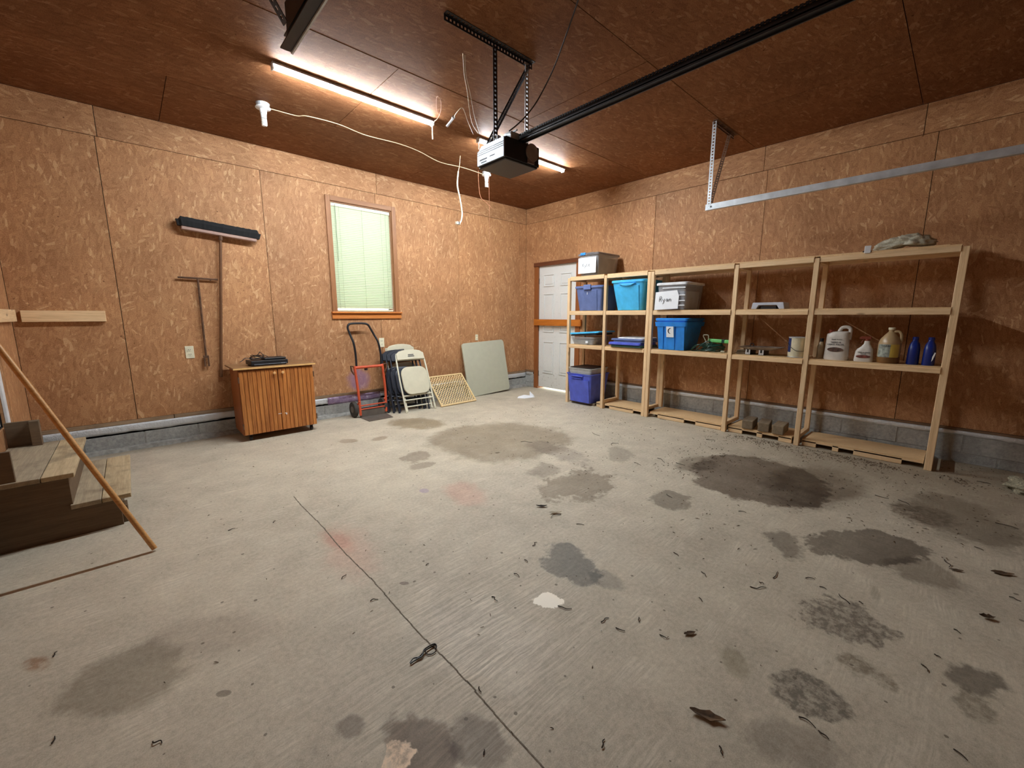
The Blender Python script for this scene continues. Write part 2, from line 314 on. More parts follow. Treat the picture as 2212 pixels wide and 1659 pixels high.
# floor -----------------------------------------------------------------
def floor_mat():
    n=NT('stained_concrete'); P=n.pos(); v=n.vm('MULTIPLY',P,(1,1,0))
    b1=n.noise(v,1.1,6,.6); b2=n.noise(v,6,5,.65); b3=n.noise(v,55,4,.6); b4=n.noise(v,260,2)
    col=n.ramp(b1,[(.3,srgb(150,142,128)),(.5,srgb(186,179,163)),(.7,srgb(214,206,186))])
    b5=n.noise(n.vm('ADD',v,(7,3,0)),2.6,6,.72); col=n.mix(.45,col,n.ramp(b5,[(.32,srgb(128,119,106)),(.5,srgb(180,172,156)),(.66,srgb(218,210,190))])); col=n.mix(.34,col,n.ramp(b2,[(.3,srgb(130,122,108)),(.7,srgb(212,204,186))])); col=n.mix(.30,col,n.ramp(b3,[(.3,srgb(120,114,104)),(.7,srgb(216,211,198))]))
    col=n.mix(.18,col,n.ramp(b4,[(.3,srgb(96,92,86)),(.7,srgb(226,220,210))]))
    # trowel streaks
    s=n.noise(n.vm('MULTIPLY',n.vm('ADD',v,n.vm('MULTIPLY',n.comb(b1,b1),(.10,.10,0))),(5,95,0)),1,3,.7)
    sx=n.vm('LENGTH',n.vm('MULTIPLY',n.vm('SUBTRACT',v,(-4.1,-3.95,0)),(1.3,1.3,0)))
    col=n.mix(n.math('ADD',n.mr(b2,.45,.7,0,.3),n.mr(n.math('ADD',sx,b5),.6,1.3,.35,0)),col,n.ramp(s,[(.42,srgb(146,140,128)),(.6,srgb(222,217,204))]))
    wob=n.noise(v,5,5,.68); wob2=n.noise(v,22,4,.6)
    wob0=n.noise(v,2.3,2,.5)
    wo=n.math('ADD',n.math('ADD',n.math('MULTIPLY',n.math('SUBTRACT',wob,.5),2.6),n.math('MULTIPLY',n.math('SUBTRACT',wob2,.5),.9)),n.math('MULTIPLY',n.math('SUBTRACT',wob0,.5),1.6))
    pb=n.noise(v,30,5,.7); patch=n.mr(pb,.38,.6,.35,1)
    mott=n.mr(n.noise(v,3.5,5,.7),.3,.6,.82,1)
    for (cx,cy,m11,m12,m21,m22,cc,st,soft,wb,pt) in STAINS:
        d=n.vm('SUBTRACT',v,(cx,cy,0)); x=n.vm('DOT_PRODUCT',d,(m11,m12,0)); y=n.vm('DOT_PRODUCT',d,(m21,m22,0))
        L=n.math('ADD',n.vm('LENGTH',n.comb(x,y)),n.math('MULTIPLY',wo,wb))
        f=n.mr(L,1-soft,1+soft*.4,st,0)
        f=n.math('MULTIPLY',f,patch if pt else mott) if (st<.94 or pt) else f
        if st>.925: col=n.mix(f,col,srgb(*cc))
        else:
            k=srgb(*cc); b_=srgb(176,168,152); col=n.mix(f,col,tuple(p_/q_ for p_,q_ in zip(k[:3],b_[:3]))+(1,),'MULTIPLY')
    # small dark specks
    vo=n.new('ShaderNodeTexVoronoi',voronoi_dimensions='2D'); vo.inputs['Scale'].default_value=9; n.l(v,vo.inputs['Vector'])
    sc=n.new('ShaderNodeSeparateColor'); n.l(vo.outputs['Color'],sc.inputs[0])
    rad=n.math('MULTIPLY',sc.outputs[1],.05); dd=n.math('SUBTRACT',n.math('ADD',vo.outputs['Distance'],n.math('MULTIPLY',n.math('SUBTRACT',wob2,.5),.12)),rad)
    col=n.mix(n.math('MULTIPLY',n.mr(dd,0,.02,.75,0),n.math('GREATER_THAN',sc.outputs[0],.72)),col,srgb(92,84,74))
    # dirt gathering along shelf and right side
    X,Y,Z=n.sep(P); dr=n.math('MULTIPLY',n.mr(n.math('ADD',X,n.math('MULTIPLY',wob,1.2)),-1.3,.3,0,.55),n.mr(Y,-3.2,-4.6,0,1)); col=n.mix(dr,col,srgb(112,98,78))
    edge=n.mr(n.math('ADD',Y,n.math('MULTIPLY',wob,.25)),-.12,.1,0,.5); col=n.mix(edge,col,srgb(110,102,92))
    col=n.mix(1,col,(1.06,1.02,.95,1),'MULTIPLY')
    n.l(col,n.b.inputs['Base Color']); n.b.inputs['Roughness'].default_value=.62; n.b.inputs['Specular IOR Level'].default_value=.35
    hh=n.math('ADD',b3,n.math('MULTIPLY',b2,2)); n.bump(hh,.3,.003)
    return n.m
STAINS=[
 (-1.600,-4.120,0.904,-1.944,-1.685,-0.962,(92, 80, 68),0.9,0.09,0.22,0),
 (-1.434,-4.447,0.615,-3.117,-1.833,-1.469,(96, 84, 70),0.8,0.4,0.35,0),
 (-1.631,-3.689,1.955,-5.704,-3.452,-3.722,(104, 92, 78),0.7,0.3,0.4,0),
 (-2.372,-2.071,1.022,-0.939,-1.067,-1.082,(124, 112, 94),0.8,0.22,0.22,0),
 (-2.248,-2.701,3.644,-2.342,-4.026,-1.519,(116, 106, 98),0.55,0.3,0.6,0),
 (-2.684,-0.973,2.671,-1.535,-2.700,-2.903,(122, 106, 80),0.75,0.3,0.4,0),
 (-3.255,-1.961,6.361,-4.529,-3.060,-5.397,(128, 116, 102),0.75,0.2,0.7,0),
 (-3.333,-2.180,7.514,-6.127,-4.335,-11.850,(130, 118, 104),0.7,0.2,0.5,0),
 (-3.513,-1.098,9.211,-3.589,-6.976,-11.987,(128, 112, 94),0.7,0.2,0.3,0),
 (-3.246,-1.234,10.439,-5.709,-2.773,-14.109,(128, 112, 94),0.7,0.2,0.3,0),
 (-2.723,-3.282,2.102,-3.260,-2.850,-3.071,(120, 108, 92),0.75,0.2,0.9,0),
 (-2.674,-2.928,4.272,-5.682,-5.212,-2.637,(118, 108, 96),0.6,0.3,0.7,0),
 (-2.453,-3.851,3.400,-6.754,-4.841,-4.274,(118, 110, 98),0.8,0.15,0.6,0),
 (-1.897,-3.113,4.170,-7.185,-4.620,-1.429,(128, 120, 108),0.6,0.2,0.6,0),
 (-3.498,-3.851,3.571,-5.400,-7.143,-1.248,(106, 104, 98),0.85,0.15,0.6,0),
 (-3.469,-4.055,2.954,-10.340,-15.263,-2.134,(120, 116, 108),0.6,0.3,0.6,0),
 (-2.191,-4.816,0.020,-4.618,-4.263,-2.487,(88, 80, 70),0.85,0.15,0.6,0),
 (-2.322,-5.061,-1.306,-8.368,-6.236,0.853,(96, 86, 74),0.6,0.35,0.7,0),
 (-2.509,-4.527,4.019,-11.817,-6.311,-1.447,(96, 88, 78),0.7,0.3,0.9,0),
 (-2.965,-4.879,1.137,-6.317,-5.127,-2.292,(84, 76, 68),0.8,0.15,0.8,1),
 (-3.224,-4.923,3.608,-10.243,-10.359,-2.852,(92, 80, 62),0.7,0.25,0.9,1),
 (-3.483,-4.845,2.587,-7.562,-9.791,-2.149,(88, 82, 74),0.85,0.12,0.5,1),
 (-3.007,-5.203,-0.493,-13.474,-12.406,-5.751,(80, 74, 66),0.8,0.3,0.7,0),
 (-3.146,-5.205,-1.715,-21.668,-13.562,10.444,(92, 84, 70),0.6,0.3,0.9,1),
 (-3.710,-4.853,1.328,-8.123,-11.342,-7.561,(116, 108, 98),0.5,0.4,0.5,0),
 (-4.494,-4.126,7.682,-4.714,-8.205,-6.329,(98, 82, 68),0.8,0.25,0.5,0),
 (-4.358,-4.246,8.168,-6.486,-9.670,-7.027,(112, 102, 92),0.7,0.25,0.6,0),
 (-4.616,-3.938,19.075,-11.388,-14.235,-21.352,(112, 102, 92),0.7,0.3,0.6,0),
 (-5.097,-3.265,5.894,1.524,-0.305,-5.826,(118, 108, 92),0.6,0.3,0.4,0),
 (-4.853,-3.221,5.346,0.372,-2.266,-6.780,(134, 122, 110),0.4,0.4,0.5,0),
 (-1.411,-5.182,0.165,-3.605,-2.628,0.231,(84, 74, 60),0.6,0.35,0.6,0),
 (-1.510,-5.021,0.796,-7.499,-6.270,-1.519,(78, 58, 40),0.6,0.4,0.8,1),
 (-3.384,-2.848,5.388,-4.295,-4.326,-2.186,(176, 138, 124),0.55,0.5,0.5,0),
 (-4.246,-3.009,6.198,-2.158,-3.105,-2.643,(190, 156, 140),0.45,0.6,0.5,0),
 (-4.260,-2.886,10.060,-3.737,-11.066,-5.413,(168, 124, 108),0.5,0.6,0.5,0),
 (-4.171,-3.444,38.961,-21.104,-51.948,-55.195,(112, 100, 92),0.8,0.2,0.1,0),
 (-3.575,-2.619,24.620,-14.482,-17.379,-19.189,(150, 136, 150),0.8,0.2,0.1,0),
 (-5.336,-2.970,31.068,3.883,-11.974,-22.330,(128, 86, 50),0.7,0.6,0.8,1),
 (-4.874,-3.553,41.152,-8.230,-38.409,-58.985,(112, 104, 92),0.8,0.2,0.3,0),
 (-3.525,-4.635,0.333,-19.006,-17.673,7.336,(130, 122, 100),0.5,0.3,0.4,0),
 (-2.678,-4.915,-2.691,-37.070,-14.350,24.514,(106, 98, 82),0.4,0.5,0.4,0),
 (-3.772,-3.982,11.407,-9.376,-13.751,-16.095,(250, 248, 240),0.97,0.06,1.1,0),
 (-4.554,-4.111,19.416,-5.444,-4.536,-17.420,(232, 212, 190),0.95,0.08,0.8,1),
 (-4.101,-3.954,2.328,-2.667,-4.213,-2.095,(198, 192, 180),0.35,0.6,0.4,0),
]
M['floor']=floor_mat()
# ================================================================ structure
H=2.903; XL=-5.63; YF=-6.7
def struct(o): o['kind']='structure'; return o
m=MB(); m.box(XL-.2,.2,YF-.2,.25,-.12,0); floor=struct(m.build('floor',M['floor']))
# control joint: narrow groove strip
def cut(r, hole):
    """rectangle minus hole -> list of rectangles"""
    (a0,a1,b0,b1)=r
    if hole is None: return [r]
    (h0,h1,k0,k1)=hole
    if h1<=a0 or h0>=a1 or k1<=b0 or k0>=b1: return [r]
    out=[]
    if k0>b0: out.append((a0,a1,b0,k0))
    if k1<b1: out.append((a0,a1,k1,b1))
    lo=max(b0,k0); hi=min(b1,k1)
    if h0>a0: out.append((a0,h0,lo,hi))
    if h1<a1: out.append((h1,a1,lo,hi))
    return out
WIN=(-3.135,-2.387,1.255,2.495)
DR=(-1.085,-.285,-.1,1.985)
DL=(-1.72,-.86,.49,2.52)
def wallrects(mb, plane, full, hole, d0, d1):
    for (a0,a1,b0,b1) in cut(full,hole):
        if plane=='Y': mb.box(a0,a1,d0,d1,b0,b1)
        else: mb.box(d0,d1,a0,a1,b0,b1)
m=MB(); wallrects(m,'Y',(XL-.2,.2,0,H),WIN,.014,.15); wall_back=struct(m.build('wall_back',M['gap']))
m=MB(); wallrects(m,'X',(YF,.014,0,H),DR,.014,.15); wall_right=struct(m.build('wall_right',M['gap']))
m=MB(); wallrects(m,'X',(YF,.014,0,H),DL,XL-.15,XL-.014); wall_left=struct(m.build('wall_left',M['gap']))
GD=(-4.95,-.95,-.1,2.15)
m=MB(); wallrects(m,'Y',(XL-.2,.2,0,H),GD,YF-.15,YF); wall_front=struct(m.build('wall_front',M['osb_back']))
m=MB(); m.box(XL-.2,.2,YF-.2,.2,H+.014,H+.12); ceiling=struct(m.build('ceiling',M['gap']))
G=.0022
def panels(parent, plane, d, rects, hole, mat, th=.012, sgn=1):
    for (a0,a1,b0,b1) in rects:
        mb=MB(); j=random.uniform(-.0012,.0012)
        for (p0,p1,q0,q1) in cut((a0+G,a1-G,b0+G,b1-G),hole):
            if plane=='Y': mb.box(p0,p1,d+j,d+th,q0,q1)
            elif plane=='X': mb.box(min(d+j,d+th*sgn),max(d+j,d+th*sgn),p0,p1,q0,q1)
            else: mb.box(p0,p1,q0,q1,d+j,d+th)
        mb.build('osb_panel',mat,parent)
ZB=.272; ZS=2.668
xs=[XL,-4.997,-3.81,-2.59,-1.37,-.15,0]
panels(wall_back,'Y',0,[(a,b,ZB,ZS) for a,b in zip(xs,xs[1:])],WIN,M['osb_back'])
xs=[XL,-4.98,-2.56,-.3,0]; panels(wall_back,'Y',0,[(a,b,ZS,H) for a,b in zip(xs,xs[1:])],None,M['osb_top'])
ys=[YF,-5.94,-4.72,-3.5,-2.28,-1.06,-.0]; panels(wall_right,'X',0,[(a,b,ZB+.015,ZS) for a,b in zip(ys,ys[1:])],DR,M['osb_right'])
ys=[YF,-5.9,-4.63,-3.46,-1.02,0]; panels(wall_right,'X',0,[(a,b,ZS,H) for a,b in zip(ys,ys[1:])],None,M['osb_topr'])
ys=[YF,-5.5,-4.28,-3.06,-1.84,-.62,0]; panels(wall_left,'X',XL,[(a,b,ZB,ZS) for a,b in zip(ys,ys[1:])],DL,M['osb_left'],sgn=-1)
panels(wall_left,'X',XL,[(YF,-4.4,ZS,H),(-4.4,-1.96,ZS,H),(-1.96,0,ZS,H)],None,M['osb_topr'],sgn=-1)
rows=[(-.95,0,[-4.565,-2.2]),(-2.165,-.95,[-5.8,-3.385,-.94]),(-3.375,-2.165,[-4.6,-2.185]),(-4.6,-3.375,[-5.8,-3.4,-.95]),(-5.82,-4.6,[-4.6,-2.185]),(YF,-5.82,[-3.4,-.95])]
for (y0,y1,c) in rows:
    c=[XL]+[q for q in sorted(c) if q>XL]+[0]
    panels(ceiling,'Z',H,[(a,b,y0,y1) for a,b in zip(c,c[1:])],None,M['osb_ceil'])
# block foundation (one course over the slab edge) with mortar behind
def blocks(parent, plane, a0, a1, z0, z1, d, L=.4, sgn=1, off=0):
    a=a0-off
    while a<a1:
        p0,p1=max(a,a0),min(a+L-.012,a1)
        if p1-p0>.03:
            mb=MB(); j=random.uniform(-.002,.002)
            if plane=='Y': mb.box(p0,p1,d+j,d+.05,z0,z1)
            else: mb.box(min(d+j,d+.05*sgn),max(d+j,d+.05*sgn),p0,p1,z0,z1)
            mb.build('concrete_block',M['block'],parent,bevel=.002)
        a+=L
blocks(wall_back,'Y',XL,0,.035,.150,-.012,off=.13); blocks(wall_right,'X',-.21,0,.085,.225,-.012); blocks(wall_right,'X',-.21,0,.01,.075,-.012,off=.2)
blocks(wall_right,'X',YF,-1.16,.085,.232,-.012,off=.05); blocks(wall_right,'X',YF,-1.16,.002,.077,-.012,off=.25)
m=MB(); m.box(XL,0,-.010,.014,0,.147); m.build('mortar_bed',M['mortar'],wall_back)
m=MB(); m.box(-.010,.014,YF,-1.16,0,.230); m.box(-.010,.014,-.21,0,0,.222); m.build('mortar_bed',M['mortar'],wall_right)
# uneven concrete lip at the foot of the back wall
m=MB(); N=60; ra=[]
for i in range(N+1):
    x=XL+(5.63)*i/N; d=.03+.012*random.random(); h=.026+.012*random.random()
    ra.append([(x,0,0),(x,-d-.02,0),(x,-d,h),(x,0,h+.01)])
m.loft(ra); m.build('concrete_lip',M['mortar'],wall_back,smooth=False)
# weathered sill plates
def trim(n,mb,mat,**k): return struct(mb.build('trim_%d'%n,mat,**k))
for i,(a,b) in enumerate(((XL,-4.74),(-4.736,-2.6),(-2.596,0))):
    m=MB(); m.box(a,b,-.010,.012,.238,.2715); trim(i+1,m,M['weatherX'],bevel=.003)
m=MB(); m.box(-.022,.012,-.21,-.0225,.262,.287); trim(4,m,M['weatherY'],bevel=.003)
m=MB(); m.box(-.016,.012,YF,-1.16,.268,.287); trim(5,m,M['weatherY'],bevel=.003)
def ribbon(n, plane, a0, a1, zt, zb, mat, sgn=-1, amp=.009, bulge=.001):
    mb=MB(); N=int((a1-a0)/.035)+2; rings=[]
    vs=[]; fs=[]; K=5
    for i in range(N+1):
        a=a0+(a1-a0)*i/N; w=.004*math.sin(a*7)+random.uniform(-.004,.004)
        for k in range(K):
            t=k/(K-1); z=zt+(zb+w-zt)*t; d=-(.010+bulge*math.sin(pi*t)*.5+random.uniform(0,amp)*(1 if 0<k<K-1 else .3))
            vs.append((a,d,z) if plane=='Y' else (d,a,z))
    for i in range(N):
        for k in range(K-1):
            q=i*K+k; fs.append((q,q+1,q+K+1,q+K))
    mb.add(vs,fs); o=mb.build('trim_%d'%n,mat); o.modifiers.new('solid','SOLIDIFY').thickness=.0015
    for p in o.data.polygons: p.use_smooth=True
    struct(o)
ribbon(6,'Y',XL,-3.32,.238,.166,M['foil_back']); ribbon(7,'Y',-3.32,-2.66,.242,.150,M['foil_purple'],bulge=.008); ribbon(8,'Y',-2.66,0,.238,.172,M['foil_back'])
ribbon(9,'X',YF,-1.16,.268,.226,M['foil_right'],bulge=.006); ribbon(10,'X',-.2,-.03,.262,.205,M['foil_right'],amp=.02)

# ---- window
wf=struct(thing('window_1',None,None,(-2.76,0,1.26))); wf['kind']='structure'
x0,x1,z0,z1=WIN
m=MB(); m.box(x0-.05,x0,-.02,.0,z0,z1+.055); m.build('casing',M['cedarZ'],wf,world=True,bevel=.003)
m=MB(); m.box(x1,x1+.055,-.02,.0,z0,z1+.055); m.build('casing',M['cedarZ'],wf,world=True,bevel=.003)
m=MB(); m.box(x0,x1,-.019,.0,z1,z1+.055); m.build('casing',M['casingX'],wf,world=True,bevel=.003)
m=MB(); m.box(x0-.065,x1+.08,-.045,.12,z0-.02,z0); m.build('stool',M['cedarX'],wf,world=True,bevel=.004)
m=MB(); m.box(x0-.06,x1+.075,-.02,0,z0-.085,z0-.02); m.build('apron',M['cedarX'],wf,world=True,bevel=.003)
m=MB(); m.box(x0,x0+.012,0,.15,z0,z1); m.box(x1-.012,x1,0,.15,z0,z1); m.box(x0+.012,x1-.012,0,.15,z1-.012,z1); m.build('jamb',M['cedarZ'],wf,world=True)
m=MB()
for (a,b,c,d) in ((x0+.012,x0+.032,z0,z1-.012),(x1-.032,x1-.012,z0,z1-.012),(x0+.032,x1-.032,z0,z0+.02),(x0+.032,x1-.032,z1-.03,z1-.012),(x0+.032,x1-.032,1.87,1.888)): m.box(a,b,.12,.145,c,d)
m.build('sash',M['white'],wf,world=True,bevel=.003)
m=MB(); m.box(x0+.032,x1-.032,.130,.134,z0+.02,1.87); m.build('pane',M['glass'],wf,world=True)
m=MB(); m.box(x0+.032,x1-.032,.130,.134,1.888,z1-.03); m.build('pane',M['glass'],wf,world=True)
# ---- blind
bl=thing('window_blind','pale green-white horizontal slat blind closed over the window','blind',(-2.76,.03,z1-.014))
m=MB(); m.box(x0+.016,x1-.016,.012,.045,z1-.05,z1-.013); m.build('headrail',M['ivory'],bl,world=True,bevel=.003)
ns=56; zt=z1-.06; pitch=(zt-z0-.03)/ns; first=None
for i in range(ns):
    z=zt-pitch*i
    if first is None:
        a=radians(62); mb=MB(); w_=.0148
        pr=[(-w_*cos(a),w_*sin(a)),(-.1*w_*cos(a)+.0016,.1*w_),(w_*cos(a),-w_*sin(a))]
        pr2=[(p[0]+.0006,p[1]+.0002) for p in reversed(pr)]
        mb.prism([(.028+p[0],p[1]) for p in pr+pr2],x0+.018-(-2.76),x1-.018-(-2.76),'YZ')
        mb.v=[Vector((v.x,v.y-.03,v.z)) for v in mb.v]
        first=mb.build('slat',M['slat'],bl); first.location=(0,0,z-(z1-.014))
    else:
        c=first.copy(); link(c); c.parent=bl; c.location=(0,0,z-(z1-.014))
m=MB(); m.box(x0+.018,x1-.018,.018,.04,z0+.004,z0+.022); m.build('bottom_rail',M['ivory'],bl,world=True,bevel=.003)
for fx in (.07,.28,.5,.72,.9):
    if fx in (.28,.72): continue
    xx=x0+(x1-x0)*fx; m=MB(); m.tube([(xx,.011,z1-.04),(xx,.011,z0+.02)],.0012,5); m.build('ladder_cord',M['blindcord'],bl,world=True)
for fx in (.14,.82):
    xx=x0+(x1-x0)*fx; m=MB(); m.tube([(xx,.010,z1-.04),(xx,.010,z0+.02)],.0009,5); m.build('ladder_cord',M['blindcord'],bl,world=True)
m=MB(); m.tube([(x0+.06,.004,z1-.03),(x0+.062,.003,z1-.66)],.0028,6); m.build('tilt_wand',M['blindcord'],bl,world=True)

# ---- side door (right wall)
y0,y1=-1.07,-.298
d1=struct(thing('door_1',None,None,(.02,-.68,.03)))
def paneldoor(root, x, y0, y1, z0, z1, mat, face=-1, rows=None):
    """slab with recessed raised-field panels on the face looking to face*X"""
    t=.04; m=MB(); m.box(min(x,x-face*t*1.0),max(x,x-face*t),y0,y1,z0,z1); m.build('slab',mat,root,world=True)
    wd=y1-y0
    for (fa,fb) in ((.13,.42),(.58,.87)):
        for (za,zb) in rows:
            a=y0+wd*fa; b=y0+wd*fb; m=MB(); g=.016; h=.011*face; h0=0
            for q in ((a,b,za,za+g),(a,b,zb-g,zb),(a,a+g,za+g,zb-g),(b-g,b,za+g,zb-g)):
                m.box(min(x,x+h),max(x,x+h),*q)
            m.box(min(x,x+h*.7),max(x,x+h*.7),a+.035,b-.035,za+.035,zb-.035)
            m.build('door_panel',mat,root,world=True,bevel=.003)
paneldoor(d1,.012,y0,y1,.032,1.978,M['doorwhite'],rows=((1.66,1.85),(.94,1.55),(.27,.79)))
m=MB(); m.box(-.018,.0,y1,-.212,.0,2.035); m.build('casing',M['jambZ'],d1,world=True,bevel=.003)
m=MB(); m.box(-.018,.0,-1.155,y0,.0,2.035); m.build('casing',M['jambZ'],d1,world=True,bevel=.003)
m=MB(); m.box(-.03,.0,-1.16,-.208,1.978,2.04); m.build('head_casing',M['darkY'],d1,world=True,bevel=.003)
m=MB(); m.box(.0,.15,y1+.002,y1+.014,0,1.985); m.box(.0,.15,y0-.014,y0-.002,0,1.985); m.build('jamb',M['jambZ'],d1,world=True)
for z in (.25,1.0,1.75):
    m=MB(); m.box(.002,.012,y1-.004,y1+.006,z-.045,z+.045); m.build('hinge',M['rustmetal'],d1,world=True)
m=MB(); m.box(-.05,-.0185,-1.20,-.235,1.045,1.145); o=m.build('door_bar',M['cedarY'],bevel=.004)
tag(o,'orange-brown board fixed flat across the white side door','board')

# ---- house door (left wall, up the steps)
d2=struct(thing('door_2',None,None,(XL,-1.3,.49)))
paneldoor(d2,XL-.02,-1.71,-.87,.50,2.51,M['doorwhite'],face=1,rows=((2.15,2.38),(1.45,2.05),(.7,1.28)))
m=MB(); m.box(XL,XL+.016,-.855,-.80,.49,2.58); m.build('casing',M['white'],d2,world=True,bevel=.003)
m=MB(); m.box(XL,XL+.016,-1.78,-1.725,.49,2.58); m.build('casing',M['white'],d2,world=True,bevel=.003)
m=MB(); m.box(XL,XL+.016,-1.725,-.855,2.525,2.58); m.build('casing',M['white'],d2,world=True,bevel=.003)
# ---- garage door behind the camera
d3=struct(thing('door_3',None,None,(-2.95,YF,0)))
for k in range(5):
    m=MB(); m.box(GD[0],GD[1],YF-.06,YF-.02,.005+k*.43,.43+k*.43); m.build('door_section',plain('tan_door_panel',srgb(120,100,80),.6) if k==0 else bpy.data.materials['tan_door_panel'],d3,world=True,bevel=.004)
# outside ground, seen only through the gap under the side door
m=MB(); m.box(.15,3,-3,1.5,-.12,-.03); o=m.build('ground',M['mortar']); struct(o)

# ================================================================ lights
def tube_light(x0,x1,label):
    y=-1.65; t=thing('tube_light',label,'light',((x0+x1)/2,y,H)); z=2.868
    m=MB(); m.box(x0-.01,x1+.01,y-.02,y+.02,z+.016,H); m.box(x0-.01,x1+.01,y-.032,y+.032,z+.0135,z+.017); m.build('housing',M['white'],t,world=True,bevel=.003)  # thin wide lip added under the housing to keep glow off the ceiling
    m=MB()
    rings=[]
    for x in (x0,x1): rings.append([(x,y+.019*cos(a),z+.012-.021*sin(a)) for a in [pi*k/8 for k in range(9)]])
    m.loft(rings); m.build('diffuser',M['led'],t,world=True)
    for x in (x0-.006,x1+.006): m=MB(); m.box(x-.006,x+.006,y-.022,y+.022,z-.012,z+.018); m.build('end_cap',M['white'],t,world=True,bevel=.002)
    return t
t1=tube_light(-4.045,-2.80,'long lit white tube light on the ceiling left of the opener')
t2=tube_light(-2.28,-1.035,'lit white tube light on the ceiling partly hidden behind the opener')
def pull(x,z1,parent): 
    m=MB(); m.tube([(x,-1.66,2.862),(x-.004,-1.66,z1+.12),(x-.004,-1.66,z1)],[.0015,.004,.005],8); m.build('pull_switch',M['ivory'],parent,world=True)
pull(-2.80,2.745,t1); pull(-2.285,2.79,t2)
def bulb(x,y,label,drop=.0):
    t=thing('bulb_holder',label,'light bulb',(x,y,H))
    m=MB(); m.lathe([(.045,H-.03),(.05,H-.001)],20,(x,y,0)); m.build('junction_box',M['steel'],t,world=True)
    m=MB(); m.lathe([(.0,H-.046),(.035,H-.045),(.055,H-.038),(.056,H-.032),(.05,H-.03)],24,(x,y,0)); m.lathe([(.024,H-.075),(.028,H-.045)],16,(x,y,0)); m.build('base',M['white'],t,world=True,smooth=True)
    m=MB(); m.lathe([(.020,H-.112),(.022,H-.078),(.016,H-.07)],14,(x,y,0)); m.build('ballast',M['white'],t,world=True,smooth=True)
    m=MB(); pts=[]
    for k in range(60):
        a=k*.52; pts.append((x+.017*cos(a),y+.017*sin(a),H-.116-k*.0009))
    m.tube(pts,.005,6); m.build('spiral_tube',M['bulbglass'],t,world=True,smooth=True); return t
b1=bulb(-3.965,-.975,'unlit spiral bulb in a white ceiling holder with a cable leading right'); b2=bulb(-1.603,-.94,'unlit spiral bulb hanging from the ceiling just below the opener')
m=MB(); m.tube([(-1.60,-.985,2.86),(-1.6,-.985,2.4),(-1.597,-.985,1.87)],.0016,5); o=m.build('pull_string',M['string']); tag(o,'thin brown pull string hanging from the bulb right of the white cable','string')
# cables
def cable(name,pts,r,mat,label,cat='cable',k=6):
    m=MB(); m.tube(smoothpts(pts,k),r,6); o=m.build(name,mat,smooth=True); return tag(o,label,cat)
cable('ceiling_cable',[(-3.915,-.975,2.868),(-3.895,-0.963,2.885),(-3.716,-0.976,2.885),(-3.639,-1.029,2.887),(-3.397,-1.059,2.885),(-3.116,-0.996,2.888),(-2.810,-1.046,2.880),(-2.557,-1.010,2.880),(-2.225,-0.887,2.885),(-1.934,-0.919,2.885),(-1.66,-.94,2.868)],.0038,M['wirecream'],'cream cable running along the ceiling between the two spiral bulbs')
hc=thing('hanging_cable','white cable hanging from the ceiling with a plug at its end','cable',(-2.137,-1.149,2.9))
m=MB(); m.tube(smoothpts([(-2.137,-1.149,2.902),(-2.150,-1.149,2.80),(-2.166,-1.149,2.74)],5),.0035,6); m.build('wire',M['wirecream'],hc,world=True,smooth=True)
m=MB(); m.tube(smoothpts([(-2.166,-1.149,2.74),(-2.182,-1.149,2.597),(-2.150,-1.149,2.461),(-2.127,-1.149,2.321),(-2.140,-1.149,2.24),(-2.158,-1.149,2.215)],6),.0075,8); m.build('sheath',M['ivory'],hc,world=True,smooth=True)
m=MB(); m.cbox((-2.185,-1.149,2.205),(.045,.03,.028)); m.build('plug',M['ivory'],hc,world=True,bevel=.004)
m=MB(); m.cbox((-2.178,-1.149,2.205),(.012,.032,.03)); m.build('plug_band',M['darksteel'],hc,world=True)
for dz in (-.007,.007): m=MB(); m.cbox((-2.216,-1.149,2.205+dz),(.018,.006,.002)); m.build('prong',M['steel'],hc,world=True)
cable('thin_wire',[(-1.72,-.93,2.895),(-1.715,-0.930,2.736),(-1.689,-0.930,2.611),(-1.619,-0.930,2.566),(-1.510,-0.930,2.509)],.003,M['string'],'thin reddish wire dangling beside the bulb below the opener')
pcord=cable('power_cord',[(-3.057,-2.941,2.360),(-2.958,-2.931,2.440),(-2.842,-2.911,2.550),(-2.757,-2.914,2.660),(-2.758,-3.037,2.780),(-2.865,-3.240,2.860),(-2.977,-3.410,2.895),(-3.107,-3.572,2.898)],.0042,M['wiredark'],'dark power cord sweeping from the opener up across the ceiling','cord')
cable('lamp_wire',[(-3.159,-2.605,2.900),(-3.035,-2.451,2.880),(-2.885,-2.286,2.870),(-2.580,-1.930,2.870),(-2.372,-1.762,2.880)],.0025,M['wirecream'],'left of two thin wires hanging near the opener from the ceiling')
cable('lamp_wire',[(-3.141,-2.601,2.900),(-3.028,-2.457,2.880),(-2.849,-2.273,2.870),(-2.624,-2.027,2.870),(-2.356,-1.763,2.880)],.0025,M['wirecream'],'right of two thin wires hanging near the opener from the ceiling')
lp=thing('wire_connector','coiled thin wire with clear plug between the two tube lights','wire',(-2.701,-1.806,2.900))
m=MB(); m.tube(smoothpts([(-2.379,-1.694,2.890),(-2.604,-1.909,2.870),(-2.715,-2.020,2.870),(-2.794,-2.083,2.860),(-2.786,-1.994,2.850),(-2.754,-1.915,2.850)]),.0025,6); m.build('wire',M['wirecream'],lp,world=True)
m=MB(); m.tube([(-2.763,-1.928,2.850),(-2.740,-1.859,2.850),(-2.718,-1.765,2.845)],[.014,.010,.012],8); m.build('plug',M['clearlid'],lp,world=True)
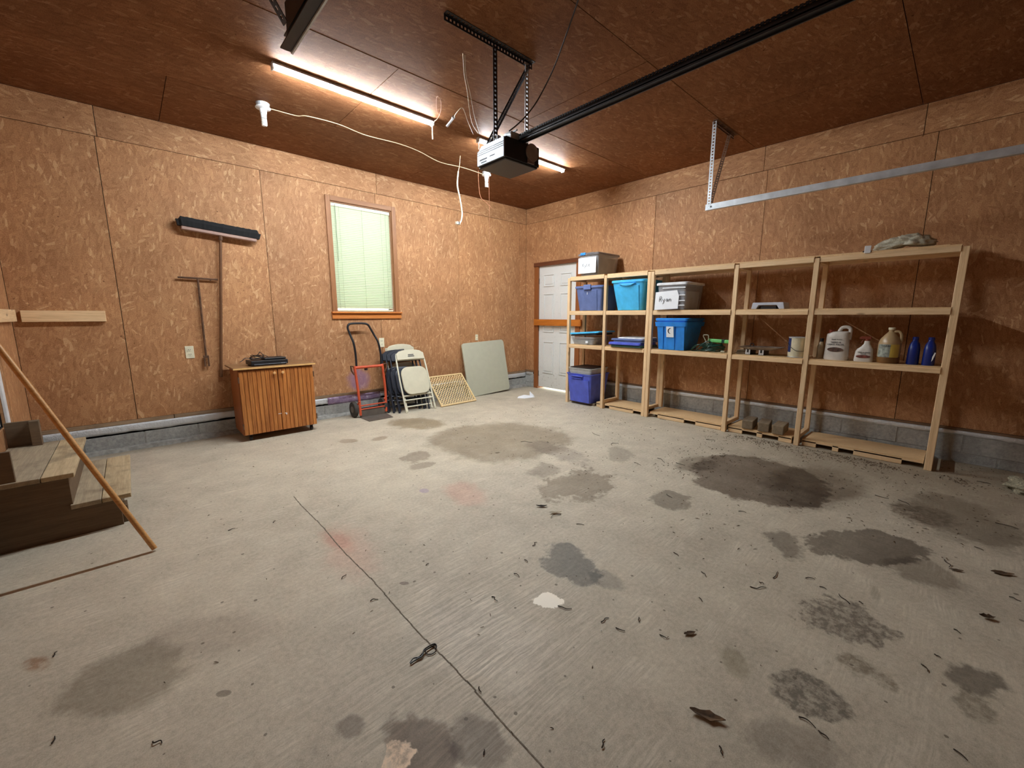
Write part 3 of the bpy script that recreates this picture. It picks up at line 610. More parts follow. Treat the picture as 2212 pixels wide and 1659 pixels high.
cable('loop_wire',[(-2.791,-1.673,2.890),(-2.824,-1.776,2.870),(-2.888,-1.924,2.860),(-2.960,-2.040,2.860),(-3.008,-2.090,2.870),(-3.001,-2.040,2.880),(-2.885,-1.865,2.880),(-2.827,-1.831,2.880)],.0022,M['string'],'small loop of thin wire at the right end of the long tube light')

# ================================================================ opener, rails, brackets
def strap(mb,a,b,wdir,w=.034,th=.003,pitch=.026,hole=.013):
    """perforated steel strap from a to b"""
    a=Vector(a); b=Vector(b); L=(b-a).length; t=(b-a).normalized(); wd=Vector(wdir); wd=(wd-t*wd.dot(t)).normalized(); nn=t.cross(wd)
    Mx=Matrix(((t.x,wd.x,nn.x,a.x),(t.y,wd.y,nn.y,a.y),(t.z,wd.z,nn.z,a.z),(0,0,0,1))); e=(w-hole)/2
    mb.box(0,L,-w/2,-w/2+e,-th/2,th/2,Mx); mb.box(0,L,w/2-e,w/2,-th/2,th/2,Mx)
    k=0
    while k*pitch<L:
        p=k*pitch; q=min(p+pitch-hole,L); mb.box(p,q,-w/2+e,w/2-e,-th/2,th/2,Mx); k+=1
def angle(mb,a,b,w1,w2,w=.034):
    strap(mb,a,b,w1,w); a=Vector(a);b=Vector(b); w1=Vector(w1).normalized(); w2=Vector(w2).normalized(); o=w1*(w/2)+w2*(w/2); strap(mb,a+o,b+o,w2,w)
op=thing('garage_opener','black and grey garage door opener hanging from the ceiling','garage opener',(-2.945,-2.81,2.2))
pcord.parent=op; pcord.matrix_parent_inverse=Matrix.Translation(op.location).inverted(); del pcord['category']; del pcord['label']
X0,X1,Y0,Y1,Z0,Z1=-3.098,-2.79,-2.95,-2.665,2.2,2.325
m=MB(); m.prism([(Y0,Z0),(Y1,Z0),(Y1,Z1-.035),(Y1-.05,Z1),(Y0,Z1)],X0+.006,X1-.0,'YZ'); m.build('motor_housing',M['black'],op,world=True,bevel=.006)
m=MB(); m.prism([(Y0+.01,Z0+.004),(Y1-.004,Z0+.004),(Y1-.004,Z1-.04),(Y1-.05,Z1-.004),(Y0+.01,Z1-.004)],X0-.004,X0+.006,'YZ'); m.build('side_cover',plain('brushed_light_steel',srgb(160,168,178),.42,.35,var=.1,scale=30),op,world=True,bevel=.002)
for dz in (0,.012,.024): m=MB(); m.box(X0-.0055,X0-.0035,Y0+.014,Y1-.006,Z0+.068+dz,Z0+.0715+dz); m.build('groove',M['blackmetal'],op,world=True)
for (a,b,z,h) in ((-2.77,-2.695,2.232,.008),(-2.765,-2.71,2.216,.006),(-2.85,-2.8,2.236,.005)): m=MB(); m.box(X0-.005,X0-.0035,a,b,z,z+h); m.build('printed_mark',M['greyink'],op,world=True)
m=MB(); m.prism([(-3.09,-2.945),(-2.80,-2.945),(-2.80,-2.67),(-3.09,-2.67)],Z0-.012,Z0+.002,'XY'); m.build('lamp_lens',plain('smoked_lens',srgb(46,44,42),.35),op,world=True,bevel=.008)
m=MB(); m.prism(rrect(.11,.11,.054,8,-2.865,2.275),Y0-.012,Y0-.0,'XZ'); m.build('round_cover',plain('taupe_plastic',srgb(150,132,122),.6),op,world=True,bevel=.002)
m=MB(); m.box(-2.905,-2.845,Y0-.01,Y0,2.205,2.242); m.build('hang_tag',plain('taupe_tag',srgb(128,104,100),.7),op,world=True)
m=MB(); m.box(-3.03,-2.955,-2.93,-2.86,Z1,Z1+.05); m.box(-3.0,-2.99,-2.95,-2.84,Z1+.05,Z1+.062); m.build('terminal_block',M['steel'],op,world=True,bevel=.004)
m=MB(); m.lathe([(.035,Z1),(.035,Z1+.02),(.012,Z1+.022),(.012,Z1+.034)],18,(-2.945,-2.8,0)); m.build('chain_sprocket',M['steel'],op,world=True)
for x in (X0+.01,X1-.03): m=MB(); m.box(x,x+.03,-2.86,-2.83,Z1-.01,Z1+.03); m.build('mounting_tab',M['steel'],op,world=True)
rl=thing('opener_rail','long black opener rail with chain running along the ceiling to the right','rail',(-2.945,-2.95,2.345))
m=MB(); m.box(-2.968,-2.922,YF+.15,-2.90,2.330,2.336); m.box(-2.950,-2.940,YF+.15,-2.90,2.336,2.365); m.box(-2.968,-2.962,YF+.15,-2.9,2.322,2.336); m.box(-2.928,-2.922,YF+.15,-2.9,2.322,2.336); m.build('t_rail',M['darksteel'],rl,world=True)
m=MB(); y=-2.9
while y>YF+.2:
    m.cbox((-2.958,y,2.366),(.007,.012,.011)); m.cbox((-2.958,y-.009,2.366),(.003,.008,.006)); y-=.019
o=m.build('chain',M['blackmetal'],rl,world=True); o['kind']='stuff'
m=MB(); m.tube([(-2.932,-2.9,2.366),(-2.932,YF+.2,2.366)],.003,6); m.build('return_cable',M['blackmetal'],rl,world=True)
hb=thing('opener_bracket','perforated steel angle frame holding the opener under the ceiling','bracket',(-3.09,-2.83,H))
yb=-2.83
def bpart(a,b,w1,w2,mat='darksteel',name='angle_strap',par=hb,w=.034,l=True):
    m=MB()
    if l: angle(m,a,b,w1,w2,w)
    else: strap(m,a,b,w1,w)
    return m.build(name,M[mat],par,world=True)
bpart((-3.452,yb-.012,H-.002),(-2.74,yb-.012,H-.002),(0,1,0),(0,0,-1),name='ceiling_angle')
bpart((-3.083,yb-.008,H-.03),(-3.083,yb-.008,2.30),(1,0,0),(0,1,0),name='hanger_strap')
bpart((-2.80,yb-.008,H-.02),(-2.80,yb-.008,2.31),(1,0,0),(0,1,0),'steel',name='hanger_strap')
bpart((-2.79,yb-.02,H-.03),(-3.10,-2.73,2.275),(0,1,0),(1,0,.4),name='diagonal_strap')
# tracks
def track(x,label,x2,lab2,s):
    z=2.178; t=thing('door_track',label,'rail',(x,-3.32,z))
    m=MB(); m.prism([(x-.0,z-.024),(x+.036*s,z-.024),(x+.036*s,z-.02),(x+.003*s,z-.02),(x+.003*s,z+.022),(x+.02*s,z+.022),(x+.02*s,z+.026),(x,z+.026)],YF+.3,-3.31,'XZ'); m.build('track_channel',M['steel'],t,world=True)
    m=MB(); m.tube([(x-.004*s,-3.36,z),(x+.002*s,-3.36,z)],.007,6); m.build('bolt',M['blackmetal'],t,world=True)
    b=thing('track_hanger',lab2,'bracket',(x,-3.32,H))
    m=MB(); strap(m,(x,-3.34,z-.02),(x,-3.34,H-.01),(0,1,0)); m.build('hanger_strap',M['steel'],b,world=True)
    m=MB(); strap(m,(x+.01*s,-3.345,z),(x+.33*s,-3.345,H-.02),(0,1,0)) if s>0 else strap(m,(x+.01*s,-3.345,z),(x+.3*s,-3.345,H-.02),(0,1,0)); m.build('brace_strap',M['rustmetal'],b,world=True)
    m=MB(); angle(m,(x-.01*s,-3.35,H-.002),(x+.46*s,-3.35,H-.002),(0,1,0),(0,0,-1)) ; m.build('ceiling_angle',M['rustmetal'],b,world=True)
    return t,b
track(-.97,'long grey door track hung in front of the right wall',0,'perforated strap hanger at the end of the right-hand door track',1)
# left track: end near the tube light
x=-4.40; z=2.215
t=thing('door_track','short visible end of the left-hand door track at the top of the frame','rail',(x,-3.19,z))
m=MB(); m.prism([(x,z-.024),(x-.036,z-.024),(x-.036,z-.02),(x-.003,z-.02),(x-.003,z+.022),(x-.02,z+.022),(x-.02,z+.026),(x,z+.026)],YF+.3,-3.19,'XZ'); m.build('track_channel',M['blackmetal'],t,world=True)  # channel coloured black to stand in for the shade on its steel
m=MB(); m.box(x+.001,x+.007,YF+.3,-3.19,z-.030,z-.012); m.build('lit_edge_strip',plain('painted_lit_edge',srgb(214,218,222),.4,.1),t,world=True)  # added strip, its pale colour stands in for the edge catching tube light
b=thing('track_hanger','dark perforated strap and brace hanging at the left-hand track end','bracket',(x,-3.1,H))
m=MB(); strap(m,(x-.01,-3.24,z-.02),(x-.01,-3.24,H-.01),(0,1,0),.04); m.build('hanger_strap',M['darksteel'],b,world=True)
m=MB(); strap(m,(x-.02,-3.22,z+.05),(x-.42,-3.22,H-.02),(0,1,0),.04); m.build('brace_strap',M['darksteel'],b,world=True)
m=MB(); m.box(x-.012,x-.006,-3.5,-3.2,z+.0,z+.13); m.build('gusset_plate',M['darksteel'],b,world=True)
m=MB(); m.box(x-.47,x+.02,-3.27,-3.225,H-.006,H); m.build('ceiling_angle',M['darksteel'],b,world=True)

# ================================================================ wall-mounted items
o=MB().box(-5.575,-5.098,-.04,-.0,1.160,1.250).build('wall_board',M['pineX'],bevel=.003); tag(o,'pale pine board fixed level on the wall in the far left corner','board')
o=MB().box(XL,XL+.038,-1.0,-.075,1.165,1.255).build('wall_board',M['pineY'],bevel=.003); tag(o,'pale pine board on the left wall, cut off by the frame edge','board')
def outlet(x,z,label,w=.068,h=.118,duplex=True):
    t=thing('wall_outlet',label,'outlet',(x,0,z)); m=MB(); m.box(x-w/2,x+w/2,-.007,.0,z-h/2,z+h/2); m.build('cover_plate',M['ivory'],t,world=True,bevel=.003)
    if duplex:
        for s in (-1,1):
            m=MB(); m.prism(rrect(.036,.03,.012,4,x,z+s*.0215),-.0095,-.006,'XZ'); m.build('socket',M['ivory'],t,world=True)
            for dx in (-.007,.007): m=MB(); m.box(x+dx-.0015,x+dx+.0015,-.0101,-.009,z+s*.0215-.002,z+s*.0215+.008); m.build('slot',M['ink'],t,world=True)
            m=MB(); m.lathe([(.0025,-.0101),(.0025,-.009)],8,M=Matrix(((1,0,0,x),(0,0,1,0),(0,1,0,z+s*.0215-.007),(0,0,0,1)))); m.build('ground_slot',M['ink'],t,world=True)
    return t
outlet(-4.558,.86,'ivory outlet with two sockets left of the T-handled tool'); outlet(-2.598,.865,'ivory outlet beside the hand truck handle'); outlet(-1.06,.875,'narrow ivory plate on the wall above the grey table top',w=.05,h=.09,duplex=True)
# push broom hung head up
pb=thing('push_broom','black-bristled push broom hung head up on the wall','broom',(-4.21,-.04,1.97))
Mb=Matrix.Translation((-4.21,-.055,1.99)) @ Euler((0,radians(4.6),0)).to_matrix().to_4x4()
m=MB(); m.M=Mb; m.box(-.30,.30,-.03,.03,-.022,.012); m.build('head_block',wood('worn_pink_wood',srgb(150,118,108),srgb(184,152,140),'X',.6),pb,world=True,bevel=.008)
m=MB(); m.M=Mb
rings=[]
for i in range(41):
    x=-.325+.65*i/40; e=.014*random.random(); f=1 if 1<i<39 else .7
    rings.append([(x,-.035*f-e*.3,.010),(x*1.03,-.045*f-e*.3,.055),(x*1.04,-.03*f,.088*f+e*.4),(x*1.04,.03*f,.088*f+e*.4),(x*1.03,.04*f,.055),(x,.035*f,.010)])
m.loft(rings); m.build('bristles',M['bristle'],pb,world=True)
m=MB(); m.tube([(-4.213,-.06,1.975),(-4.214,-.058,1.93)],.018,10); m.build('socket',M['rustmetal'],pb,world=True)
m=MB(); m.tube([(-4.214,-.058,1.95),(-4.262,-.045,1.4),(-4.335,-.03,.60)],.0125,10); m.build('handle',wood('brown_handle',srgb(96,62,38),srgb(128,86,54),'Z',.5),pb,world=True,smooth=True)
tk=thing('t_handle_tool','rusty T-handled metal tool with a forked tip on the wall','tool',(-4.43,-.03,1.55))
m=MB(); m.tube([(-4.578,-.03,1.562),(-4.27,-.03,1.556)],.009,8); m.build('crossbar',M['rustmetal'],tk,world=True,smooth=True)
m=MB(); m.tube([(-4.428,-.03,1.556),(-4.437,-.03,.82)],.009,8); m.build('shaft',M['rustmetal'],tk,world=True,smooth=True)
m=MB(); m.box(-4.458,-4.415,-.04,-.02,.80,.822); m.box(-4.458,-4.446,-.04,-.02,.715,.80); m.box(-4.427,-4.415,-.04,-.02,.715,.80); m.build('fork',M['rustmetal'],tk,world=True,bevel=.002)
m=MB(); m.tube([(-4.33,-.001,1.548),(-4.33,-.045,1.545)],.003,6); m.build('nail',M['darksteel'],tk,world=True)

# ================================================================ cabinet
cb=thing('rolling_cabinet','low oak cabinet on casters with two grooved doors','cabinet',(-3.93,-.28,0))
cx0,cx1,cy0,cy1,cz0,cz1=-4.262,-3.592,-.475,-.06,.062,.705
m=MB(); m.box(cx0,cx0+.016,cy0+.018,cy1,cz0,cz1); m.build('side_panel',M['oakside'],cb,world=True,bevel=.002)
m=MB(); m.box(cx1-.016,cx1,cy0+.018,cy1,cz0,cz1); m.build('side_panel',M['oakside'],cb,world=True,bevel=.002)
m=MB(); m.box(cx0+.016,cx1-.016,cy1-.01,cy1,cz0,cz1); m.box(cx0+.016,cx1-.016,cy0+.02,cy1-.01,cz0,cz0+.016); m.build('back_panel',M['oakside'],cb,world=True)
m=MB(); m.box(cx0+.016,cx1-.016,cy0+.02,cy0+.036,cz1-.03,cz1); m.build('front_rail',M['oak'],cb,world=True)
m=MB(); m.box(cx0-.035,cx1+.02,cy0-.012,cy1+.02,cz1,cz1+.016); tp=m.build('top',wood('brown_top',srgb(132,96,62),srgb(158,120,82),'X',.35),cb,world=True,bevel=.004)
m=MB(); m.box(cx0-.035,cx1+.02,cy0-.017,cy0-.012,cz1,cz1+.015); m.build('edge_band',plain('pale_edge_band',srgb(232,186,120),.4),cb,world=True)
xm=(cx0+cx1)/2
for s,(a,b) in enumerate(((cx0+.004,xm-.002),(xm+.002,cx1-.004))):
    m=MB(); m.box(a,b,cy0+.006,cy0+.018,cz0+.004,cz1-.018); dr=m.build('door',M['oakside'],cb,world=True)
    nb=9; wv=(b-a)/nb
    for k in range(nb): m=MB(); m.box(a+k*wv+.0018,a+(k+1)*wv-.0018,cy0,cy0+.006,cz0+.004,cz1-.018); m.build('tongue_strip',M['oak'],dr,world=True,bevel=.002,seg=1)
    kx=b-.03 if s==0 else a+.04
    m=MB(); m.lathe([(.0,-.028),(.011,-.026),(.0145,-.018),(.012,-.010),(.007,-.006),(.007,0)],14,M=Matrix(((1,0,0,kx),(0,0,1,cy0),(0,1,0,cz1-.055),(0,0,0,1)))); m.build('knob',M['knob'],dr,world=True,smooth=True)
    hx=a-.002 if s==0 else b+.002
    for hz in (cz0+.09,cz1-.10): m=MB(); m.box(hx-.006,hx+.006,cy0-.002,cy0+.012,hz-.028,hz+.028); m.build('hinge',M['rustmetal'],dr,world=True,bevel=.002)
m=MB(); m.box(-3.955,-3.925,cy0-.0015,cy0+.0,.232,.237); m.box(-3.898,-3.875,cy0-.0015,cy0,.230,.235); m.box(-3.885,-3.875,cy0-.0015,cy0,.216,.230); m.build('paint_chip',M['white'],cb,world=True)
for x in (cx0+.06,cx1-.05):
    for y in (cy0+.05,cy1-.05):
        m=MB(); m.lathe([(.024,-.011),(.027,-.006),(.027,.006),(.024,.011)],18,M=Matrix(((0,0,1,x),(1,0,0,y),(0,1,0,.027),(0,0,0,1)))); m.build('caster',M['black'],cb,world=True,smooth=True)
        m=MB(); m.box(x-.015,x+.015,y-.012,y+.012,.05,cz0); m.build('caster_plate',M['darksteel'],cb,world=True)
pl=thing('disc_player','black disc player box with its cord bundled on the cabinet','electronics',(-3.96,-.3,.721))
m=MB(); m.M=Matrix.Translation((-3.975,-.31,.745)) @ Euler((0,0,radians(3))).to_matrix().to_4x4(); m.box(-.165,.165,-.10,.10,-.016,.028); m.build('body',M['black'],pl,world=True,bevel=.006)
m=MB(); m.M=Matrix.Translation((-3.975,-.31,.745)) @ Euler((0,0,radians(3))).to_matrix().to_4x4(); m.box(-.14,.15,-.104,-.099,-.012,-.004); m.build('front_strip',plain('grey_strip',srgb(110,116,126),.3),pl,world=True)
m=MB(); m.M=Matrix.Translation((-3.975,-.31,.745)) @ Euler((0,0,radians(3))).to_matrix().to_4x4(); m.box(-.04,.16,-.07,.09,.030,.048); m.build('upper_case',M['black'],pl,world=True,bevel=.008)
for dx in (.11,.128): m=MB(); m.cbox((-3.975+dx,-.415,.738),(.012,.003,.005)); m.build('button',M['steel'],pl,world=True)
for x in (-4.12,-3.83):
    for y in (-.38,-.24): m=MB(); m.lathe([(.01,.721),(.01,.73)],10,(x,y,0)); m.build('foot',M['rubber'],pl,world=True)
m=MB(); pts=[]
for k in range(40): a=k*.62; pts.append((-4.06+.07*cos(a)*(1-.006*k),-.32+.045*sin(a),.782+.006*sin(k*1.7)+.001*k))
m.tube(pts,.0035,6); m.tube(smoothpts([(-4.10,-.33,.785),(-4.16,-.35,.80),(-4.2,-.36,.776),(-4.215,-.37,.77)]),.0035,6); m.tube(smoothpts([(-4.08,-.31,.80),(-4.04,-.31,.835),(-4.03,-.30,.85),(-4.0,-.3,.82),(-3.96,-.3,.80)]),.0035,6); m.build('cord',M['wiredark'],pl,world=True,smooth=True)
m=MB(); m.M=Matrix.Translation((-4.06,-.31,.795)) @ Euler((.5,.3,.4)).to_matrix().to_4x4(); m.cbox((0,0,0),(.05,.02,.012)); m.build('plug',plain('tan_plug',srgb(176,140,96),.5),pl,world=True,bevel=.003)

# ================================================================ hand truck
ht=thing('hand_truck','orange-red hand truck with black looped handle against the wall','hand truck',(-2.88,-.33,0))
def tp(*p): return [tuple(q) for q in p]
m=MB(); m.tube(smoothpts([(-3.03,-.215,.60),(-3.02,-.19,.74),(-3.025,-.165,.88),(-3.045,-.13,.98),(-3.062,-.11,1.06),(-3.05,-.105,1.098),(-3.02,-.102,1.112),(-2.93,-.10,1.116),(-2.85,-.10,1.112),(-2.81,-.105,1.095),(-2.785,-.11,1.05),(-2.75,-.13,.97),(-2.72,-.165,.88),(-2.708,-.19,.74),(-2.72,-.215,.60)],5),.0125,10); m.build('handle_loop',M['blackmetal'],ht,world=True,smooth=True)
for (a,b,c) in (((-3.062,-.235,.62),(-3.04,-.25,.30),(-3.045,-.29,.03)),((-2.715,-.235,.62),(-2.70,-.25,.30),(-2.722,-.29,.03))):
    m=MB(); m.tube(smoothpts([a,b,c],5),.015,10); m.build('side_rail',M['red'],ht,world=True,smooth=True)
m=MB(); m.tube([(-3.06,-.235,.60),(-2.72,-.235,.60)],.017,10); m.build('cross_rail',M['red'],ht,world=True,smooth=True)
for z in (.10,.145): m=MB(); m.tube([(-3.04,-.285,z),(-2.715,-.285,z)],.008,8); m.build('lower_bar',M['red'],ht,world=True,smooth=True)
for s,x in ((-1,-3.075),(1,-2.70)):
    m=MB(); m.tube([(x,-.235,.615),(x+s*.035,-.25,.625),(x+s*.03,-.25,.57),(x+s*.0,-.25,.52)],.009,8); m.build('frame_ear',M['rustmetal'],ht,world=True,smooth=True)
    m=MB(); m.tube([(x-s*.03,-.28,.20),(x+s*.0,-.20,.10)],.009,8); m.build('axle_arm',M['red'],ht,world=True)
    m=MB(); m.lathe([(.04,-.022),(.088,-.022),(.096,-.012),(.096,.012),(.088,.022),(.04,.022)],28,M=Matrix(((0,0,1,x-.01 if s<0 else x-.02),(1,0,0,-.20),(0,1,0,.096),(0,0,0,1)))); wh=m.build('wheel',M['rubber'],ht,world=True,smooth=True)
    m=MB(); m.lathe([(.012,-.03),(.04,-.024),(.04,.024),(.012,.03)],16,M=Matrix(((0,0,1,x-.01 if s<0 else x-.02),(1,0,0,-.20),(0,1,0,.096),(0,0,0,1)))); m.build('hub',M['plate'],wh,world=True,smooth=True)
m=MB(); m.tube([(-3.09,-.2,.096),(-2.70,-.2,.096)],.007,8); m.build('axle',M['darksteel'],ht,world=True)
m=MB(); m.prism([(-3.05,-.28),(-2.715,-.28),(-2.745,-.52),(-3.045,-.53)],.001,.006,'XY'); m.box(-3.05,-2.715,-.285,-.279,.001,.09); m.build('toe_plate',M['plate'],ht,world=True)
m=MB(); m.tube([(-2.92,-.225,.60),(-2.92,-.225,.56)],.02,10); m.build('strap_cup',M['black'],ht,world=True)

# ================================================================ folding chairs
def folding_chair(label, loc, lean, rz, frame, panel, group=None, L=.80, W_=.41, slots=True):
    t=thing('folding_chair',label,'chair',loc,(0,0,0),group)
    t.rotation_euler=(lean,0,rz); MM[t.name]=Tm(loc,(lean,0,rz))
    def P(mb,name,mat,par=t,**k): return mb.build(name,mat,par,**k)
    h=W_/2
    for s in (-1,1):
        m=MB(); m.tube(smoothpts([(s*h,0,.01),(s*h,0,.55*L),(s*h*.97,-.004,.8*L),(s*h*.93,.0,.97*L)],4),.011,8); P(m,'front_leg',frame,smooth=True)
        m=MB(); m.lathe([(.014,0),(.014,.03)],8,(s*h,0,0)); P(m,'foot_cap',panel)
        m=MB(); m.tube([(s*(h-.03),.03,.02),(s*(h-.025),.02,.62*L)],.010,8); P(m,'rear_leg',frame,smooth=True)
    # backrest: curved panel
    n_=9; top=[];rings=[]
    for i in range(n_+1):
        u=-1+2*i/n_; x=u*h*.93; y=-.016-.012*(1-u*u); zt=L*(.985)+.03*(1-u*u); zb=L*.845
        if abs(u)>.99: zt-=.02
        rings.append([(x,y,zb),(x,y-.012,zb+.01),(x,y-.012,zt-.008),(x,y,zt),(x,y+.014,zt-.004),(x,y+.014,zb)])
    m=MB(); m.loft(rings); br=P(m,'backrest',panel,smooth=True)
    if slots:
        for z,w2 in ((.93,.04),(.905,.045)): m=MB(); m.prism(rrect(w2*2,.010,.005,3,0,z*L),-.043,-.0385,'XZ'); P(m,'grip_slot',M['ink'],br)
    m=MB(); m.prism(rrect(W_-.045,.455*L,.10,6,0,.505*L),-.034,-.008,'XZ'); P(m,'seat',panel,bevel=.008)
    m=MB(); m.prism(rrect(W_-.07,.36*L,.09,6,0,.50*L),-.008,.004,'XZ'); P(m,'seat_underside',M['black'])
    for z in (.27,.20): m=MB(); m.tube([(-h,.0,z*L),(h,.0,z*L)],.008,8); P(m,'crossbar',frame,smooth=True)
    m=MB(); m.tube([(-h+.03,.03,.10*L),(h-.03,.03,.10*L)],.008,8); P(m,'rear_crossbar',frame,smooth=True)
    return t
def lean_of(yb,yt,L): return -math.asin(min(.99,(yt-yb)/L))*-1*-1
folding_chair('cream folding chair at the front of the stack beside the lattice',(-2.315,-.445,0),radians(-21.5),radians(-2),M['creammetal'],M['cream'],L=.80)
folding_chair('black folding chair directly behind the front cream chair',(-2.385,-.40,0),radians(-20),radians(-4),M['blackchair'],M['blackchair'],L=.78,slots=False)
folding_chair('black folding chair in the middle of the folded stack',(-2.435,-.355,0),radians(-18),radians(-6),M['blackchair'],M['blackchair'],L=.78,slots=False)
folding_chair('black folding chair leftmost in the stack, next to the hand truck',(-2.48,-.305,0),radians(-16),radians(-8),M['blackchair'],M['blackchair'],L=.78,slots=False)
folding_chair('cream folding chair at the back of the stack against the wall',(-2.375,-.235,0),radians(-13.5),radians(0),M['creammetal'],M['cream'],L=.84)

# lattice gate
lg=thing('lattice_gate','pale wooden-framed lattice gate leaning low against the wall','gate',(-1.72,-.45,0))
A=Vector((-2.02,-.455,.004)); B=Vector((-1.425,-.44,.004)); D=Vector((-1.93,-.10,.375)); ux=(B-A).normalized(); uz=(D-A); uz=(uz-ux*uz.dot(ux)).normalized(); un=ux.cross(uz)*-1
Ml=Matrix(((ux.x,un.x,uz.x,A.x),(ux.y,un.y,uz.y,A.y),(ux.z,un.z,uz.z,A.z),(0,0,0,1))); gw=.60; gh=.50
for q in ((0,gw,0,.02),(0,gw,gh-.02,gh),(0,.02,.02,gh-.02),(gw-.02,gw,.02,gh-.02)): m=MB(); m.box(q[0],q[1],-.012,.008,q[2],q[3],Ml); m.build('frame_bar',M['lattice'],lg,world=True,bevel=.002)
def diag(sl,yo):
    m=MB(); st=.042; w2=.0045; k=-20
    while k*st<gw+gh+1:
        c=k*st; pts=[]
        # line x = c + sl*z , clip
        zs=[0.012,gh-.012]
        for xx in (.012,gw-.012):
            z=(xx-c)/sl
            if .012<z<gh-.012: zs.append(z)
        zs=sorted(z for z in zs if .011<=c+sl*z<=gw-.011 and .011<=z<=gh-.011)
        if len(zs)>=2:
            z0_,z1_=zs[0],zs[-1]; a=Vector((c+sl*z0_,yo,z0_)); b=Vector((c+sl*z1_,yo,z1_)); t=(b-a).normalized(); nn=Vector((t.z,0,-t.x))*w2
            vs=[a-nn,a+nn,b+nn,b-nn]; vs=vs+[v+Vector((0,.003,0)) for v in vs]
            m.add([Ml@v for v in vs],[(0,1,2,3),(7,6,5,4),(0,4,5,1),(1,5,6,2),(2,6,7,3),(3,7,4,0)])
        k+=1
    o=m.build('lattice_mesh',M['lattice'],lg,world=True); o['kind']='stuff'
diag(.9,-.004); diag(-.9,-.001)
# grey table top
g=thing('folding_table','grey-green folding table top with rounded corners leaning on the wall','table',(-.95,-.14,0))
Mg=Matrix.Translation((-.935,-.165,.012)) @ Euler((radians(-9.3),radians(-2.2),0)).to_matrix().to_4x4()
m=MB(); m.M=Mg; m.prism(rrect(.82,.81,.05,6,0,.405),-.012,.012,'XZ'); m.build('table_top',M['greytop'],g,world=True,bevel=.004)
m=MB(); m.M=Mg; m.prism(rrect(.78,.77,.05,6,0,.405),.012,.026,'XZ'); m.build('underside_rim',M['greytop'],g,world=True,bevel=.003)
m=MB(); m.M=Mg; m.tube([(-.3,.034,.1),(.3,.034,.1),(.3,.034,.7),(-.3,.034,.7),(-.3,.034,.1)],.008,8); m.build('folded_legs',M['blackmetal'],g,world=True)

# ================================================================ steps
st=thing('wooden_steps','weathered wooden steps up to the house door at left','steps',(-5.35,-1.38,0))
def stepside(y): 
    m=MB(); m.prism([(XL+.005,0),(-5.115,0),(-5.115,.158),(-5.30,.158),(-5.30,.338),(-5.482,.338),(-5.482,.528),(XL+.005,.528)],y,y+.02,'XZ'); m.build('side_panel',M['stepside'],st,world=True,bevel=.002)
stepside(-1.83); stepside(-.95)
m=MB(); m.box(-5.137,-5.115,-1.81,-.95,.0,.156); m.build('riser',M['stepside'],st,world=True)
m=MB(); m.box(-5.32,-5.30,-1.81,-.95,.17,.336); m.build('riser',M['stepside'],st,world=True)
for (a,b,z,mt,y0,y1) in ((-5.31,-5.19,.160,'stepwood',-1.845,-.93),(-5.187,-5.065,.160,'stepnew',-1.845,-.925),(XL+.004,-5.40,.340,'stepwood',-1.845,-.92),(-5.397,-5.275,.340,'stepnew',-1.845,-.925)):
    m=MB(); m.box(a,b,y0,y1,z,z+.026); m.build('tread_plank',M[mt],st,world=True,bevel=.003)
m=MB(); m.box(-5.515,-5.47,-1.0,-.95,.366,.53); m.build('corner_block',M['stepside'],st,world=True,bevel=.002)
m=MB(); m.box(-5.12,-5.09,-1.80,-1.70,.0,.10); m.build('front_cleat',M['stepside'],st,world=True)
m=MB(); d_=(Vector((-5.42,-2.055,1.07))-Vector((-4.996,-2.322,0))).normalized(); a=Vector((-4.996,-2.322,.012)); m.tube([a,a+d_*1.1,a+d_*1.66],.0125,12); o=m.build('broom_handle',M['handle'],smooth=True); tag(o,'bare varnished wooden pole leaning over the steps','pole')
# ================================================================ shelving
def SX(y): return -.525+(-1.35-y)/3.65*.06      # front face X of the slightly skewed run
BK=.385
def lum(name,par,x0,x1,y0,y1,z0,z1,ax): m=MB(); m.box(x0,x1,y0,y1,z0,z1); return m.build(name,M['pine'+ax],par,world=True,bevel=.0025,seg=1)
PW=.04
LV=[(.768,.808),(1.212,1.256),(1.664,1.706)]
def unit(label, posts, y_first, y_last):
    t=thing('shelving_unit',label,'shelf',(-.3,(posts[0]+posts[-1])/2,0))
    for i,y in enumerate(posts):
        fx=SX(y); pw=.045 if (i==len(posts)-1 and y<-4.9) else PW
        b0=0 
        lum('front_post',t,fx,fx+.04,y-pw/2,y+pw/2,b0,1.70,'Z')
        lum('rear_post',t,fx+BK-.04,fx+BK,y-PW/2,y+PW/2,.068,1.70,'Z')
        for z in (.068,.768,1.212,1.664):
            if i==0 and z==.068: continue
            lum('side_rail',t,fx+.04,fx+BK-.04,y-PW/2,y+PW/2,z,z+.038,'X')
    for (ya,yb_) in zip(posts,posts[1:]):
        for k,(z0_,z1_) in enumerate(LV):
            fx=(SX(ya)+SX(yb_))/2; dz=0
            lum('front_rail',t,fx-.001,fx+.038,yb_+PW/2,ya-PW/2,z0_,z1_,'Y')
            lum('rear_rail',t,fx+BK-.038,fx+BK,yb_+PW/2,ya-PW/2,z0_,z1_,'Y')
            m=MB(); m.box(fx+.004,fx+BK,yb_+PW/2,ya-PW/2,z1_,z1_+.011); m.build('shelf_board',M['osb_deck'],t,world=True)
    return t
uA=unit('shorter left shelving unit of pale pine with three open levels',[-1.357,-1.937,-2.528],0,0)
uB=unit('longer right shelving unit of pale pine beside the door track wall',[-2.569,-3.456,-4.104,-4.984],0,0)
